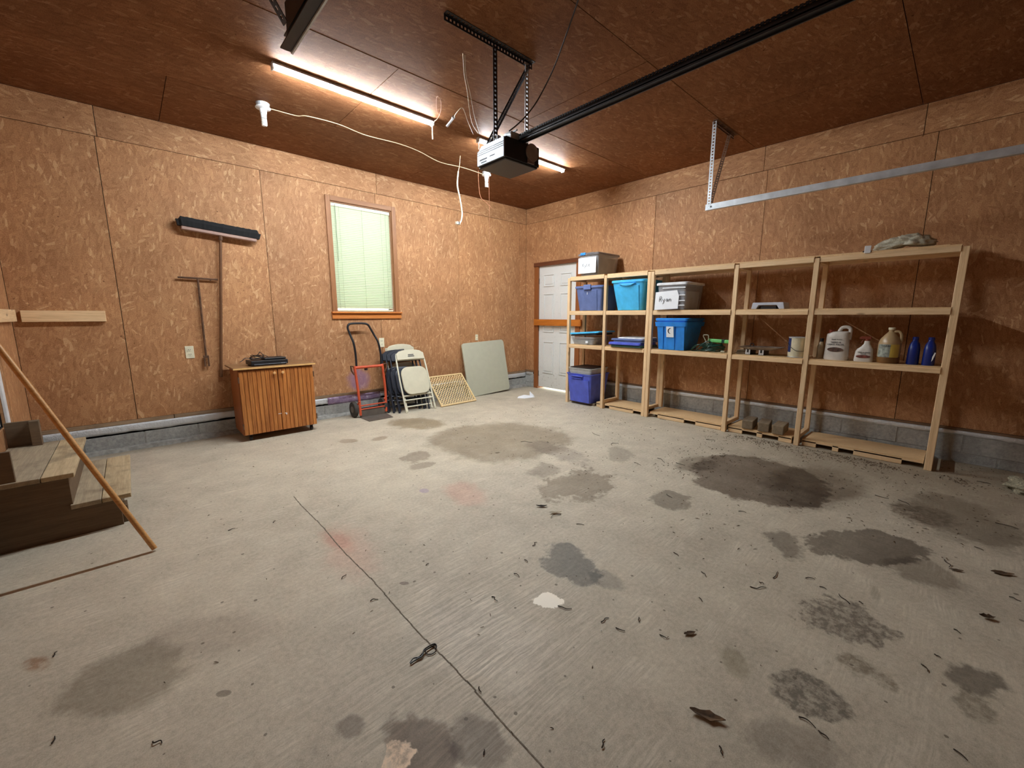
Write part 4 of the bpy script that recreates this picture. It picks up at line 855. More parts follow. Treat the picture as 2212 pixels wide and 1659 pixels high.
# notched pallets under the run
def pallet(label,y1,y0,slots,mid=None):
    t=thing('pallet',label,'pallet',(-.3,(y0+y1)/2,0)); f0=(SX(y0)+SX(y1))/2
    m=MB(); m.box(f0+.042,f0+BK+.02,y0,y1,.052,.066); m.build('deck_board',M['osb_deck'],t,world=True)
    cur=y1; segs=[]
    for (a,b) in slots:
        segs.append((cur,a)); cur=b
    segs.append((cur,y0))
    for (a,b) in segs:
        if a-b>.01: m=MB(); m.box(f0+.041,f0+.06,b,a,.002,.052); m.build('front_board',M['pineY'],t,world=True,bevel=.002,seg=1)
    m=MB(); m.box(f0+.041,f0+.06,y0,y1,.040,.0525); m.build('edge_strip',M['pineY'],t,world=True)
    for x in (f0+.15,f0+.33): m=MB(); m.box(x,x+.04,y0+.01,y1-.01,.002,.052); m.build('stringer',M['oldbeam'],t,world=True)
    return t
pallet('low pallet base under the left half of the shelves',-1.83,-2.50,[(-1.96,-2.03),(-2.38,-2.495)])
pallet('low pallet base under the middle bay of the shelves',-2.60,-3.42,[(-2.601,-2.70),(-3.02,-3.15)])
pallet('low pallet base under the three timber offcuts',-3.49,-4.06,[(-3.625,-3.76),(-3.81,-3.95)])
pallet('low pallet base under the right end of the shelves',-4.14,-4.955,[(-4.25,-4.37),(-4.415,-4.52),(-4.83,-4.95)])
# loose boards on the very top
o=MB().box(-.42,-.09,-4.9,-2.05,1.7175,1.728).build('loose_board',M['osb_deck'],bevel=.001); tag(o,'long thin sheet of strand board lying on top of the shelves','board')
o=MB().box(-.10,-.06,-4.96,-4.70,1.7285,1.742).build('wood_strip',M['pineY']); tag(o,'short wood strip lying on the shelf top right of the bag','wood')
# ================================================================ bins
def ring(x0,x1,y0,y1,z,r=.03,n=4):
    w=x1-x0; h=y1-y0; return [(a,b,z) for a,b in rrect(w,h,r,n,(x0+x1)/2,(y0+y1)/2)]
def bin_(name,label,cat,x0,x1,y0,y1,z0,z1,mat,taper=.03,lid=None,lidmat=None,group=None,open_=False,rim=.012,r=.03):
    t=thing(name,label,cat,((x0+x1)/2,(y0+y1)/2,z0),group=group); T=taper; th=.004
    m=MB(); rg=[ring(x0+T,x1-T,y0+T,y1-T,z0,r),ring(x0,x1,y0,y1,z1-.02,r),ring(x0-rim*.2,x1+rim*.2,y0-rim*.2,y1+rim*.2,z1-.02,r),ring(x0-rim*.5,x1+rim*.5,y0-rim*.5,y1+rim*.5,z1,r),
        ring(x0+th,x1-th,y0+th,y1-th,z1,r),ring(x0+T+th,x1-T-th,y0+T+th,y1-T-th,z0+th,r)]
    m.loft(rg,True,True); b=m.build('tub',mat,t,world=True,smooth=True)
    if lid:
        m=MB(); e=rim; m.loft([ring(x0-e,x1+e,y0-e,y1+e,z1-.016,r),ring(x0-e,x1+e,y0-e,y1+e,z1+.006,r),ring(x0-e*.3,x1+e*.3,y0-e*.3,y1+e*.3,z1+.012,r)],True,True); m.build('lid',lidmat or mat,t,world=True,smooth=True)
    return t,b
def rib(par,x,y0,y1,z0,z1,T,mat,f0,f1,name='front_rib',d=.006):
    """tapered raised field on the -X end of a tub"""
    wy=y1-y0; m=MB()
    ya,yb_=y0+wy*f0,y0+wy*f1; s=.01
    m.loft([[(x+T-d,ya+s,z0+.004),(x+T-d,yb_-s,z0+.004),(x+T+.004,yb_-s,z0+.004),(x+T+.004,ya+s,z0+.004)],[(x-d,ya,z1),(x-d,yb_,z1),(x+.004,yb_,z1),(x+.004,ya,z1)]]); m.build(name,mat,par,world=True,bevel=.002)
def strokes(mb,chars,org,sy,sz,x,r=.0022,adv=.9):
    """hand-drawn letters; strokes in unit box, u runs to the reader's right (-Y), v up"""
    u0=0
    for st_ in chars:
        for s in st_:
            mb.tube([(x,org[0]-(u0+a)*sy,org[1]+b*sz) for a,b in s],r,5)
        u0+=adv
Kc=[[(0,0),(.05,1)],[(.6,.95),(.05,.45),(.65,.0)]]; yc=[[(0,.5),(.2,.1),(.5,.15)],[(.6,.55),(.4,-.1),(.1,-.45)]]; Lc=[[(.15,.8),(.05,.0),(.5,.02)]]; Ec=[[(.6,.65),(.1,.6),(.05,.3),(.5,.32)],[(.05,.3),(.1,0),(.6,.02)]]
Rc=[[(0,0),(.12,1),(.5,1.05),(.65,.8),(.45,.55),(.1,.5)],[(.3,.5),(.7,0)]]; ac=[[(.55,.5),(.2,.5),(.05,.2),(.3,.02),(.55,.3),(.58,.5),(.6,.02)]]; nc=[[(0,0),(.08,.5)],[(.05,.3),(.3,.55),(.5,.45),(.55,0)]]
# clear tote on top, with paper
t,b=bin_('storage_tote','clear tote with blue latch and hand-lettered paper on the top shelf','storage box',-.53,-.06,-1.825,-1.515,1.7175,1.985,M['clear'],.02,True,M['clearlid'])
m=MB(); m.loft([ring(-.49,-.10,-1.79,-1.55,1.725,.02),ring(-.50,-.09,-1.80,-1.54,1.94,.02)]); m.build('contents',M['content_b'],t,world=True)
m=MB(); m.box(-.548,-.52,-1.635,-1.555,1.972,2.005); m.build('latch',M['latch'],t,world=True,bevel=.006)
m=MB(); m.box(-.546,-.525,-1.76,-1.65,1.975,2.0); m.build('lid_grip',M['clearlid'],t,world=True,bevel=.008)
m=MB(); m.box(-.538,-.5365,-1.80,-1.52,1.745,1.94, Matrix()); pp=m.build('paper_sheet',M['paper'],t,world=True)
m=MB(); strokes(m,[Kc,yc,Lc,Ec],(-1.592,1.83),.030,.042,-.5395,.0019,1.05); m.build('handwriting',M['ink'],t,world=True)
# slate bin
t,b=bin_('storage_bin','slate-blue bin with latched lid on the second shelf of the left bay','storage box',-.525,-.10,-1.895,-1.475,1.268,1.575,M['slate'],.035,True)
m=MB(); m.box(-.552,-.53,-1.735,-1.62,1.535,1.60); m.build('latch',M['slate'],t,world=True,bevel=.006)
rib(t,-.525,-1.895,-1.475,1.268,1.53,.035,M['slate'],.18,.82)
m=MB(); m.box(-.5285,-.527,-1.672,-1.666,1.475,1.505); m.build('glint_mark',M['white'],t,world=True)
# cyan bin
t,b=bin_('storage_bin','bright cyan bin with lid on the second shelf','storage box',-.52,-.09,-2.48,-2.03,1.268,1.615,M['cyan'],.05,True,r=.05)
rib(t,-.52,-2.48,-2.03,1.268,1.56,.05,M['cyan'],.16,.84)
m=MB(); m.prism([(-2.14,1.585),(-2.20,1.560),(-2.255,1.555),(-2.31,1.560),(-2.37,1.585)],-.545,-.515,'YZ'); m.build('handle_lip',M['cyan'],t,world=True,bevel=.004)
# clear tote with second paper
t,b=bin_('storage_tote','clear lidded tote with hand-lettered paper on the second shelf','storage box',-.51,-.07,-2.975,-2.635,1.268,1.555,M['clear'],.02,True,M['white'])
m=MB(); m.loft([ring(-.47,-.12,-2.94,-2.67,1.276,.02),ring(-.48,-.11,-2.95,-2.66,1.47,.02)]); m.build('contents',M['content_w'],t,world=True)
for z in (1.50,1.42,1.36,1.31): m=MB(); m.box(-.515,-.505,-2.965,-2.70 if z>1.45 else -2.89,z,z+.012); m.build('shelf_glint_edge',M['white'],t,world=True,bevel=.003)
m=MB(); m.add([(-.522,-2.62,1.268),(-.522,-2.895,1.28),(-.52,-2.90,1.42),(-.518,-2.875,1.48),(-.518,-2.625,1.465)],[(0,1,2,3,4)]); pp=m.build('paper_sheet',M['paper'],t,world=True); pp.modifiers.new('s','SOLIDIFY').thickness=.001
m=MB(); strokes(m,[Rc,yc,ac,nc],(-2.675,1.36),.042,.055,-.5245,.0021,.9); m.build('handwriting',M['ink'],t,world=True)
# blue bin
t,b=bin_('storage_bin','bright blue bin with notched lid and white sticker on the middle shelf','storage box',-.51,-.07,-3.0,-2.645,.82,1.165,M['blue'],.042,True)
m=MB(); m.loft([ring(-.522,-.06,-3.01,-2.635,1.085,.03),ring(-.528,-.055,-3.016,-2.63,1.135,.03)],True,True); m.build('rim_band',M['blue'],t,world=True,smooth=True)
rib(t,-.51,-3.0,-2.645,.82,1.09,.042,M['blue'],.05,.30); rib(t,-.51,-3.0,-2.645,.82,1.09,.042,M['blue'],.36,.68); rib(t,-.51,-3.0,-2.645,.82,1.09,.042,M['blue'],.74,.95)
sh=Matrix()
m=MB(); m.add([(-.5195,-2.775,1.085),(-.5195,-2.86,1.085),(-.5005,-2.86,.965),(-.5005,-2.775,.965)],[(0,1,2,3)]); stk=m.build('sticker',M['paper'],t,world=True); stk.modifiers.new('s','SOLIDIFY').thickness=.003
m=MB(); pts=[]
for k in range(15): a=radians(60+k*16); zz=1.035+.03*sin(a); pts.append((-.5205+(1.085-zz)/.12*.019,-2.826-.028*cos(a),zz))
m.tube(pts,[.001+.006*math.sin(pi*k/14) for k in range(15)],6); m.build('swoosh_mark',M['ink'],t,world=True)
m=MB(); m.box(-.5035,-.500,-2.85,-2.78,.973,.980); m.box(-.5075,-.504,-2.845,-2.80,.992,.997); m.build('small_print',M['greyink'],t,world=True)
# lower left clear tray with loose lid
t,b=bin_('storage_tray','low clear storage box with a loose cyan lid on top','storage box',-.52,-.14,-1.79,-1.40,.82,.925,M['clear'],.03,False)
m=MB(); m.loft([ring(-.48,-.18,-1.75,-1.44,.826,.02),ring(-.5,-.16,-1.77,-1.42,.88,.02)]); m.build('contents',plain('pale_grey_contents',srgb(176,180,176),.8,var=.2),t,world=True)
m=MB(); m.box(-.523,-.52,-1.70,-1.66,.845,.872,Matrix()); m.build('label_patch',M['paper'],t,world=True)
def lidobj(label,x0,x1,y0,y1,z,mat,rx=0,ry=0,th=.022,group=None):
    c=((x0+x1)/2,(y0+y1)/2,z); t=thing('bin_lid',label,'lid',c,(rx,ry,0),group); MM[t.name]=Tm(c,(rx,ry,0)); w=(x1-x0); h=(y1-y0)
    m=MB(); m.loft([ring(-w/2,w/2,-h/2,h/2,0,.03),ring(-w/2,w/2,-h/2,h/2,th*.7,.03),ring(-w/2+.01,w/2-.01,-h/2+.01,h/2-.01,th,.025),ring(-w/2+.03,w/2-.03,-h/2+.03,h/2-.03,th,.02),ring(-w/2+.035,w/2-.035,-h/2+.035,h/2-.035,th*.7,.02)],True,True); m.build('panel',mat,t,smooth=True); return t
lidobj('dark lid lying between the low clear box and the cyan lid',-.53,-.15,-1.84,-1.40,.942,M['black'],rx=radians(-3))
lidobj('cyan lid resting tilted on the low clear box',-.53,-.12,-1.86,-1.385,.968,M['cyan'],rx=radians(-4))
lidobj('dark green lid at the bottom of the lid stack',-.53,-.14,-2.49,-2.05,.820,M['greenlid'],th=.03)
lidobj('royal blue lid second from the bottom of the lid stack',-.54,-.14,-2.47,-2.02,.8515,M['royal'],th=.028)
lidobj('slate blue lid in the middle of the lid stack',-.52,-.14,-2.49,-2.08,.881,M['slate'],th=.022)
lidobj('slate lid with dark underside near the top of the lid stack',-.53,-.15,-2.49,-2.05,.9045,M['slate'],th=.02)
lidobj('white lid on top of the lid stack',-.50,-.16,-2.49,-2.13,.926,M['white'],th=.014)
# royal bin with grey bin nested
t,b=bin_('storage_bin','large royal blue bin standing at the bottom of the left bay','storage box',-.57,-.15,-1.80,-1.392,.035,.43,M['royal'],.04,False,rim=.02)
m=MB(); m.box(-.598,-.565,-1.68,-1.48,.392,.408); m.build('handle_lip',M['royal'],t,world=True,bevel=.005)
m=MB(); m.box(-.588,-.56,-1.66,-1.50,.36,.372); m.build('handle_underlip',M['royal'],t,world=True,bevel=.004)
rib(t,-.57,-1.80,-1.392,.035,.35,.04,M['royal'],.08,.92)
t2_,b=bin_('storage_bin','light grey bin nested inside the royal blue bin','storage box',-.555,-.165,-1.785,-1.41,.26,.505,M['greybin'],.03,False,rim=.02)
m=MB(); m.loft([ring(-.51,-.21,-1.745,-1.45,.266,.02),ring(-.549,-.171,-1.779,-1.416,.495,.03),ring(-.547,-.173,-1.777,-1.418,.512,.03),ring(-.50,-.22,-1.73,-1.46,.50,.03)]); m.build('black_liner',M['black'],t2_,world=True)
o=MB().box(-.47,-.12,-1.80,-1.40,.0,.033).build('wood_plank',M['oldbeam'],bevel=.003); tag(o,'dark plank on the floor under the royal blue bin','wood')
# ================================================================ small things on the shelves
ZD=.8195; ZD2=1.2675
gc=thing('cord_coil','coiled dark green extension cord beside the bright blue bin','cord',(-.36,-3.2,ZD))
m=MB(); pts=[]
for k in range(150):
    a=k*2*pi/19; rr=.085+.014*math.sin(k*.37); pts.append((-.36+rr*.9*cos(a),-3.235+rr*1.25*sin(a),ZD+.008+k*.00055+.004*math.sin(k*.9)))
m.tube(pts,.0048,6)
for q in range(3): m.tube(smoothpts([(-.42,-3.19,ZD+.03+.02*q),(-.44,-3.12,ZD+.075),(-.43,-3.06-.01*q,ZD+.05),(-.42,-3.03,ZD+.01),(-.40,-3.07,ZD+.006),(-.38,-3.16,ZD+.02)]),.0045,6)
m.tube(smoothpts([(-.45,-3.10,ZD+.02),(-.45,-3.17,ZD+.09),(-.44,-3.22,ZD+.118),(-.44,-3.26,ZD+.09),(-.45,-3.22,ZD+.05)]),.0045,6); m.build('cable_loops',M['cordgreen'],gc,world=True,smooth=True)
m=MB(); m.tube([(-.46,-3.36,ZD+.014),(-.46,-3.395,ZD+.014)],[.013,.010],8); m.build('plug',M['khaki'],gc,world=True)
ps=thing('power_strip','lime green block lying on the coiled dark green cord','tool',(-.34,-3.31,ZD+.10))
m=MB(); m.M=Matrix.Translation((-.36,-3.30,ZD+.118)) @ Euler((radians(2),0,0)).to_matrix().to_4x4(); m.box(-.03,.03,-.115,.115,-.018,.018); m.build('body',M['lime'],ps,world=True,bevel=.008)
m=MB(); m.M=Matrix.Translation((-.36,-3.30,ZD+.118)); m.box(-.031,.031,-.06,-.03,-.0185,.0195); m.build('band',M['cordgreen'],ps,world=True,bevel=.003)
hk=thing('loop_tool','khaki wire loop standing up behind the coiled cord','tool',(-.40,-3.16,ZD))
m=MB(); m.tube(smoothpts([(-.40,-3.185,ZD+.09),(-.40,-3.165,ZD+.13),(-.40,-3.145,ZD+.165),(-.40,-3.15,ZD+.178),(-.40,-3.185,ZD+.18),(-.40,-3.198,ZD+.17),(-.40,-3.20,ZD+.13),(-.40,-3.20,ZD+.09)],4),.005,6); m.tube([(-.40,-3.193,ZD+.09),(-.40,-3.193,ZD+.002)],.006,6); m.build('grip_loop',M['khaki'],hk,world=True,smooth=True)
# tray / scale
tr=thing('metal_tray','shallow grey metal tray on black and white blocks on the middle shelf','tray',(-.36,-3.7,ZD))
m=MB(); m.loft([ring(-.43,-.27,-3.80,-3.60,ZD+.05,.02),ring(-.47,-.24,-3.88,-3.53,ZD+.075,.02),ring(-.475,-.235,-3.885,-3.525,ZD+.08,.02),ring(-.46,-.25,-3.87,-3.54,ZD+.077,.02),ring(-.43,-.27,-3.80,-3.60,ZD+.055,.02)],True,True); m.build('pan',plain('dull_tray_metal',srgb(156,140,128),.5,.5,var=.2),tr,world=True)
for y in (-3.605,-3.725):
    m=MB(); m.box(-.43,-.26,y-.022,y+.022,ZD,ZD+.055); bk=m.build('foot_block',M['black'],tr,world=True,bevel=.003)
    m=MB(); m.box(-.4315,-.43,y-.021,y-.009,ZD+.004,ZD+.052); m.box(-.4315,-.43,y+.009,y+.021,ZD+.004,ZD+.052); m.box(-.4315,-.43,y-.006,y+.006,ZD+.004,ZD+.022); m.build('white_marks',M['white'],bk,world=True)
m=MB(); m.tube(smoothpts([(-.36,-3.60,ZD+.08),(-.36,-3.605,ZD+.105),(-.36,-3.62,ZD+.11),(-.36,-3.632,ZD+.10),(-.36,-3.63,ZD+.08)],4),.004,6); m.build('hook_loop',M['darksteel'],tr,world=True,smooth=True)
o=MB(); o.tube([(-.38,-3.49,ZD+.03),(-.38,-3.57,ZD+.038)],.009,8); o.box(-.40,-.36,-3.59,-3.49,ZD,ZD+.022); o=o.build('brown_stick',M['oldbeam']); tag(o,'short brown wood piece beside the metal tray','wood')
# paint can
pc=thing('paint_can','cream and blue paint can with wire handle on the middle shelf','paint can',(-.40,-4.015,ZD))
cx,cy=-.385,-4.012
m=MB(); m.lathe([(.074,ZD+.001),(.074,ZD+.185)],32,(cx,cy,0)); m.build('can_body',M['tin'],pc,world=True,smooth=True)
m=MB()
vs=[];fs=[];
for k in range(9):
    a=radians(100+k*6)
    for z in (ZD+.05,ZD+.178): vs.append((cx+.0746*cos(a),cy+.0746*sin(a),z))
for k in range(8): fs.append((2*k,2*k+1,2*k+3,2*k+2))
m.add(vs,fs); m.build('blue_label',M['navy'],pc,world=True)
for z in (ZD,ZD+.18): m=MB(); m.lathe([(.072,z),(.077,z+.002),(.077,z+.008),(.072,z+.01)],32,(cx,cy,0)); m.build('rim_ring',M['steel'],pc,world=True,smooth=True)
m=MB(); m.tube(smoothpts([(cx-.02,cy+.076,ZD+.14),(cx-.055,cy+.055,ZD+.11),(cx-.08,cy+.01,ZD+.075),(cx-.082,cy-.03,ZD+.062),(cx-.05,cy-.07,ZD+.07),(cx-.0,cy-.08,ZD+.13)],5),.0022,6); m.build('wire_handle',M['darksteel'],pc,world=True,smooth=True)
# jugs
def oval(cx,cy,z,a,b,n=20,p=3.0):
    out=[]
    for k in range(n):
        t=2*pi*k/n; c,s=cos(t),sin(t); out.append((cx+a*abs(c)**(2/p)*(1 if c>=0 else -1),cy+b*abs(s)**(2/p)*(1 if s>=0 else -1),z))
    return out
jg=thing('weed_killer_jug','large white weed killer jug with built-in handle on the middle shelf','bottle',(-.38,-4.31,ZD))
cx,cy=-.385,-4.305
# body leaning outline in YZ: big handle at reader's right (-Y)
prof=[(.088,0),(.088,.02),(.083,.12),(.082,.19),(.08,.225)]
m=MB(); m.loft([oval(cx,cy,ZD+z,.05,r) for r,z in [(.082,.0),(.088,.012)]+prof[2:]]+[oval(cx,cy-.02,ZD+.245,.042,.06),oval(cx,cy-.03,ZD+.25,.02,.04)]); m.build('body',M['jugwhite'],jg,world=True,smooth=True)
m=MB(); m.tube(smoothpts([(cx,cy+.0,ZD+.235),(cx,cy-.012,ZD+.27),(cx,cy-.03,ZD+.286),(cx,cy-.06,ZD+.286),(cx,cy-.078,ZD+.27),(cx,cy-.08,ZD+.23),(cx,cy-.078,ZD+.18)],5),.0145,10); m.build('handle',M['jugwhite'],jg,world=True,smooth=True)
m=MB(); m.lathe([(.022,ZD+.235),(.022,ZD+.262),(.017,ZD+.266)],16,(cx,cy+.05,0)); m.build('cap',M['redtrig'],jg,world=True,smooth=True)
FM=lambda x,y,z,s=1: Matrix(((0,0,-1,x),(-1,0,0,y),(0,1,0,z),(0,0,0,1)))
textobj('printed_text','WEED &\nGRASS KILLER',.019,FM(cx-.0515,cy+.005,ZD+.145),M['ink'],jg)
textobj('printed_text','Ready To Use',.013,FM(cx-.0515,cy+.0,ZD+.18),M['ink'],jg)
m=MB(); m.prism([(cy+.005+.055*cos(a),ZD+.092+.020*sin(a)) for a in [2*pi*k/18 for k in range(18)]],cx-.0522,cx-.0505,'YZ'); m.build('picture_oval',M['labelart'],jg,world=True)
sb=thing('spray_bottle','small white spray bottle with red-brown trigger between the two jugs','bottle',(-.4,-4.495,ZD))
cx,cy=-.40,-4.495
m=MB(); m.loft([oval(cx,cy,ZD,.028,.062),oval(cx,cy,ZD+.01,.03,.064),oval(cx,cy,ZD+.085,.03,.058),oval(cx,cy-.004,ZD+.105,.028,.052),oval(cx,cy-.010,ZD+.125,.022,.036),oval(cx,cy-.012,ZD+.15,.018,.021),oval(cx,cy-.012,ZD+.175,.017,.018)]); m.build('body',M['jugwhite'],sb,world=True,smooth=True)
m=MB(); m.box(cx-.012,cx+.012,cy-.035,cy+.03,ZD+.188,ZD+.212); m.box(cx-.01,cx+.01,cy+.018,cy+.04,ZD+.19,ZD+.206); m.tube([(cx,cy-.012,ZD+.17),(cx,cy-.012,ZD+.19)],.017,12); m.tube([(cx,cy+.012,ZD+.19),(cx,cy+.028,ZD+.155)],.004,6); m.build('trigger_head',M['redtrig'],sb,world=True,bevel=.003)
textobj('printed_text','WEED & GRASS\nKILLER',.012,FM(cx-.0315,cy,ZD+.072),M['ink'],sb)
m=MB(); m.prism([(cy+.048*cos(a),ZD+.044+.013*sin(a)) for a in [2*pi*k/18 for k in range(18)]],cx-.0325,cx-.0305,'YZ'); m.build('picture_oval',plain('red_picture',srgb(120,60,48),.6,var=.4,scale=60),sb,world=True)
aj=thing('amber_jug','translucent gallon jug with yellow label and brown liquid','bottle',(-.385,-4.65,ZD)); cx,cy=-.385,-4.648
m=MB(); m.lathe([(.066,ZD),(.072,ZD+.01),(.072,ZD+.055)],24,(cx,cy,0)); m.build('liquid_level',M['amberfluid'],aj,world=True,smooth=True)
m=MB(); m.lathe([(.072,ZD+.055),(.072,ZD+.16),(.062,ZD+.195),(.035,ZD+.235),(.018,ZD+.255),(.018,ZD+.275)],24,(cx,cy,0)); m.build('body',M['jugamber'],aj,world=True,smooth=True)
m=MB(); m.lathe([(.022,ZD+.272),(.022,ZD+.288),(.019,ZD+.29)],16,(cx,cy,0)); m.build('cap',M['ivory'],aj,world=True,smooth=True)
m=MB(); m.tube(smoothpts([(cx-.01,cy-.018,ZD+.255),(cx-.01,cy-.045,ZD+.258),(cx-.01,cy-.062,ZD+.235),(cx-.01,cy-.066,ZD+.19),(cx-.01,cy-.062,ZD+.165)],5),.010,8); m.build('handle',M['jugamber'],aj,world=True,smooth=True)
m=MB(); vs=[];fs=[]
for k in range(13):
    a=radians(120+k*10)
    for z in (ZD+.05,ZD+.155): vs.append((cx+.0728*cos(a),cy+.0728*sin(a),z))
fs=[(2*k,2*k+1,2*k+3,2*k+2) for k in range(12)]
m.add(vs,fs[:7]); m.build('label',plain('grey_blue_label',srgb(150,156,146),.6,var=.3,scale=40),aj,world=True)
m=MB(); m.add(vs,fs[7:]); m.build('label',M['yellow'],aj,world=True)
textobj('printed_text','TRIPLE JET',.015,FM(cx-.0745,cy+.02,ZD+.142),M['ink'],aj)
for (cy,lab,mk) in ((-4.795,'deep blue bottle on the middle shelf, left one of the pair',False),(-4.885,'deep blue bottle with pale label near the right end of the middle shelf',True)):
    t=thing('blue_bottle',lab,'bottle',(-.36,cy,ZD)); cx=-.36
    m=MB(); m.loft([oval(cx,cy,ZD,.055,.036),oval(cx,cy,ZD+.01,.057,.038),oval(cx,cy,ZD+.12,.055,.036),oval(cx,cy,ZD+.16,.045,.03),oval(cx+.0,cy,ZD+.185,.02,.018),oval(cx,cy,ZD+.195,.018,.016)]); m.build('body',M['jugblue'],t,world=True,smooth=True)
    m=MB(); m.lathe([(.019,ZD+.194),(.019,ZD+.215),(.016,ZD+.218)],14,(cx,cy,0)); m.build('cap',M['jugblue'],t,world=True,smooth=True)
    m=MB(); m.tube(smoothpts([(cx+.02,cy,ZD+.18),(cx+.045,cy,ZD+.185),(cx+.06,cy,ZD+.15),(cx+.057,cy,ZD+.09)],4),.009,8); m.build('handle',M['jugblue'],t,world=True,smooth=True)
    if mk:
        m=MB(); m.add([(cx-.0585,cy-.018,ZD+.03),(cx-.0585,cy-.026,ZD+.05),(cx-.057,cy-.036,ZD+.10),(cx-.057,cy-.030,ZD+.105),(cx-.058,cy-.020,ZD+.07)],[(0,1,2,3,4)]); m.build('label',M['white'],t,world=True)
o=thing('bottle','slim pale bottle with dark cap behind the post right of the paint can','bottle',(-.3,-4.17,ZD)); m=MB(); m.loft([oval(-.3,-4.175,ZD,.025,.028),oval(-.3,-4.175,ZD+.11,.025,.028),oval(-.3,-4.175,ZD+.15,.012,.013)]); m.build('body',M['jugamber'],o,world=True,smooth=True); m=MB(); m.lathe([(.014,ZD+.15),(.014,ZD+.18)],12,(-.3,-4.175,0)); m.build('cap',M['black'],o,world=True)
# white step stool / tray on second shelf
ws=thing('plastic_stool','low pale grey plastic bridge-shaped stand on the second shelf','stand',(-.36,-3.73,ZD2))
m=MB(); m.prism([(-3.60,0+ZD2),(-3.645,ZD2),(-3.665,ZD2+.036),(-3.82,ZD2+.036),(-3.84,ZD2),(-3.885,ZD2),(-3.872,ZD2+.062),(-3.612,ZD2+.062)],-.44,-.26,'YZ'); m.build('body',plain('pale_grey_plastic',srgb(196,202,216),.45),ws,world=True,bevel=.004)
m=MB(); m.box(-.42,-.28,-3.81,-3.68,ZD2,ZD2+.03); m.build('dark_insert',M['black'],ws,world=True)
# timber offcuts
for k,(y,rz,lab) in enumerate(((-3.66,.10,'weathered timber offcut on the pallet, leftmost of three'),(-3.80,.16,'weathered timber offcut on the pallet, middle of three'),(-3.935,.06,'weathered timber offcut on the pallet, rightmost of three'))):
    m=MB(); m.M=Matrix.Translation((-.345,y,.067)) @ Euler((0,0,rz)).to_matrix().to_4x4(); m.box(-.115,.12,-.048,.048,0,.088); o=m.build('timber_offcut',M['oldbeam'],bevel=.006); tag(o,lab,'wood',group='timber offcuts on the pallet')
# bag on shelf top
def lump(name,label,cat,c,s,rot,mat,n=22,mseed=1,parts=1):
    random.seed(mseed); bm=bmesh.new(); bmesh.ops.create_icosphere(bm,subdivisions=4,radius=1)
    import mathutils
    for v in bm.verts:
        p=v.co.copy(); d=mathutils.noise.noise(p*2.2+Vector((mseed,0,0)))*.4+mathutils.noise.noise(p*5+Vector((mseed,3,0)))*.22
        v.co=p*(1+d); v.co.z=max(v.co.z,-.55)
    me=bpy.data.meshes.new(name); bm.to_mesh(me); bm.free(); me.materials.append(mat)
    for p in me.polygons: p.use_smooth=True
    o=link(bpy.data.objects.new(name,me)); o.scale=s; o.rotation_euler=rot; o.location=c; return tag(o,label,cat)
bg=thing('plastic_bag','crumpled dusty plastic bag lying on the shelf top','bag',(-.35,-4.65,1.729))
for (c,s,r,mt,sd,nm) in (((-.36,-4.60,1.765),(.06,.14,.055),(radians(-14),0,0),M['bag'],3,'bag_bulge'),((-.37,-4.71,1.768),(.06,.11,.052),(radians(8),0,.2),M['bag'],9,'bag_fold'),((-.33,-4.68,1.79),(.05,.08,.03),(0,0,0),plain('olive_contents',srgb(84,84,48),.8,var=.4),5,'contents')):
    o=lump(nm,None,None,(0,0,0),s,r,mt,mseed=sd); o.parent=bg; o.location=(c[0]+.35,c[1]+4.65,c[2]-1.729+.004); 
m=MB(); m.add([(-.36,-4.50,1.731),(-.42,-4.58,1.733),(-.30,-4.58,1.733),(-.36,-4.60,1.765)],[(0,1,3),(0,3,2),(0,2,1),(1,2,3)]); m.build('bag_mouth',M['bag'],bg,world=True)
t=thing('rolled_tag','small white tag hanging over the front of the top shelf','tag',(-.5,-4.44,1.72)); m=MB(); m.M=Matrix.Translation((-.474,-4.437,1.735)) @ Euler((0,0,.2)).to_matrix().to_4x4(); m.box(-.006,.006,-.02,.02,-.028,.03); m.build('tag_card',M['paper'],t,world=True,bevel=.002); m=MB(); m.box(-.466,-.44,-4.46,-4.405,1.7065+.0105,1.7275); m.build('tag_clip',M['black'],t,world=True)
# ================================================================ floor litter
lt=thing('paper_scrap','white crumpled paper on the floor in front of the side door','litter',(-.72,-.75,0))
random.seed(4); m=MB(); m.add([(-.86,-.70,.003),(-.80,-.79,.002),(-.62,-.83,.004),(-.60,-.74,.012),(-.70,-.68,.028),(-.80,-.66,.014)],[(0,1,5),(1,2,3),(1,3,4),(1,4,5)]); m.add([(-.66,-.76,.005),(-.56,-.76,.005),(-.60,-.70,.075)],[(0,1,2)]); o=m.build('crumpled_sheet',M['paper'],lt,world=True); o.modifiers.new('s','SOLIDIFY').thickness=.0015
bf=lump('fabric_bundle','pale striped fabric bundle on the floor at the right frame edge','bag',(-.52,-5.52,.032),(.16,.13,.06),(0,0,.4),plain('pale_ribbed_cloth',srgb(152,145,122),.8,var=.35,scale=12,bump=.4),mseed=12)
bc=thing('black_cord_scrap','short knotted black cord lying across the floor joint','cord',(-4.31,-3.86,0))
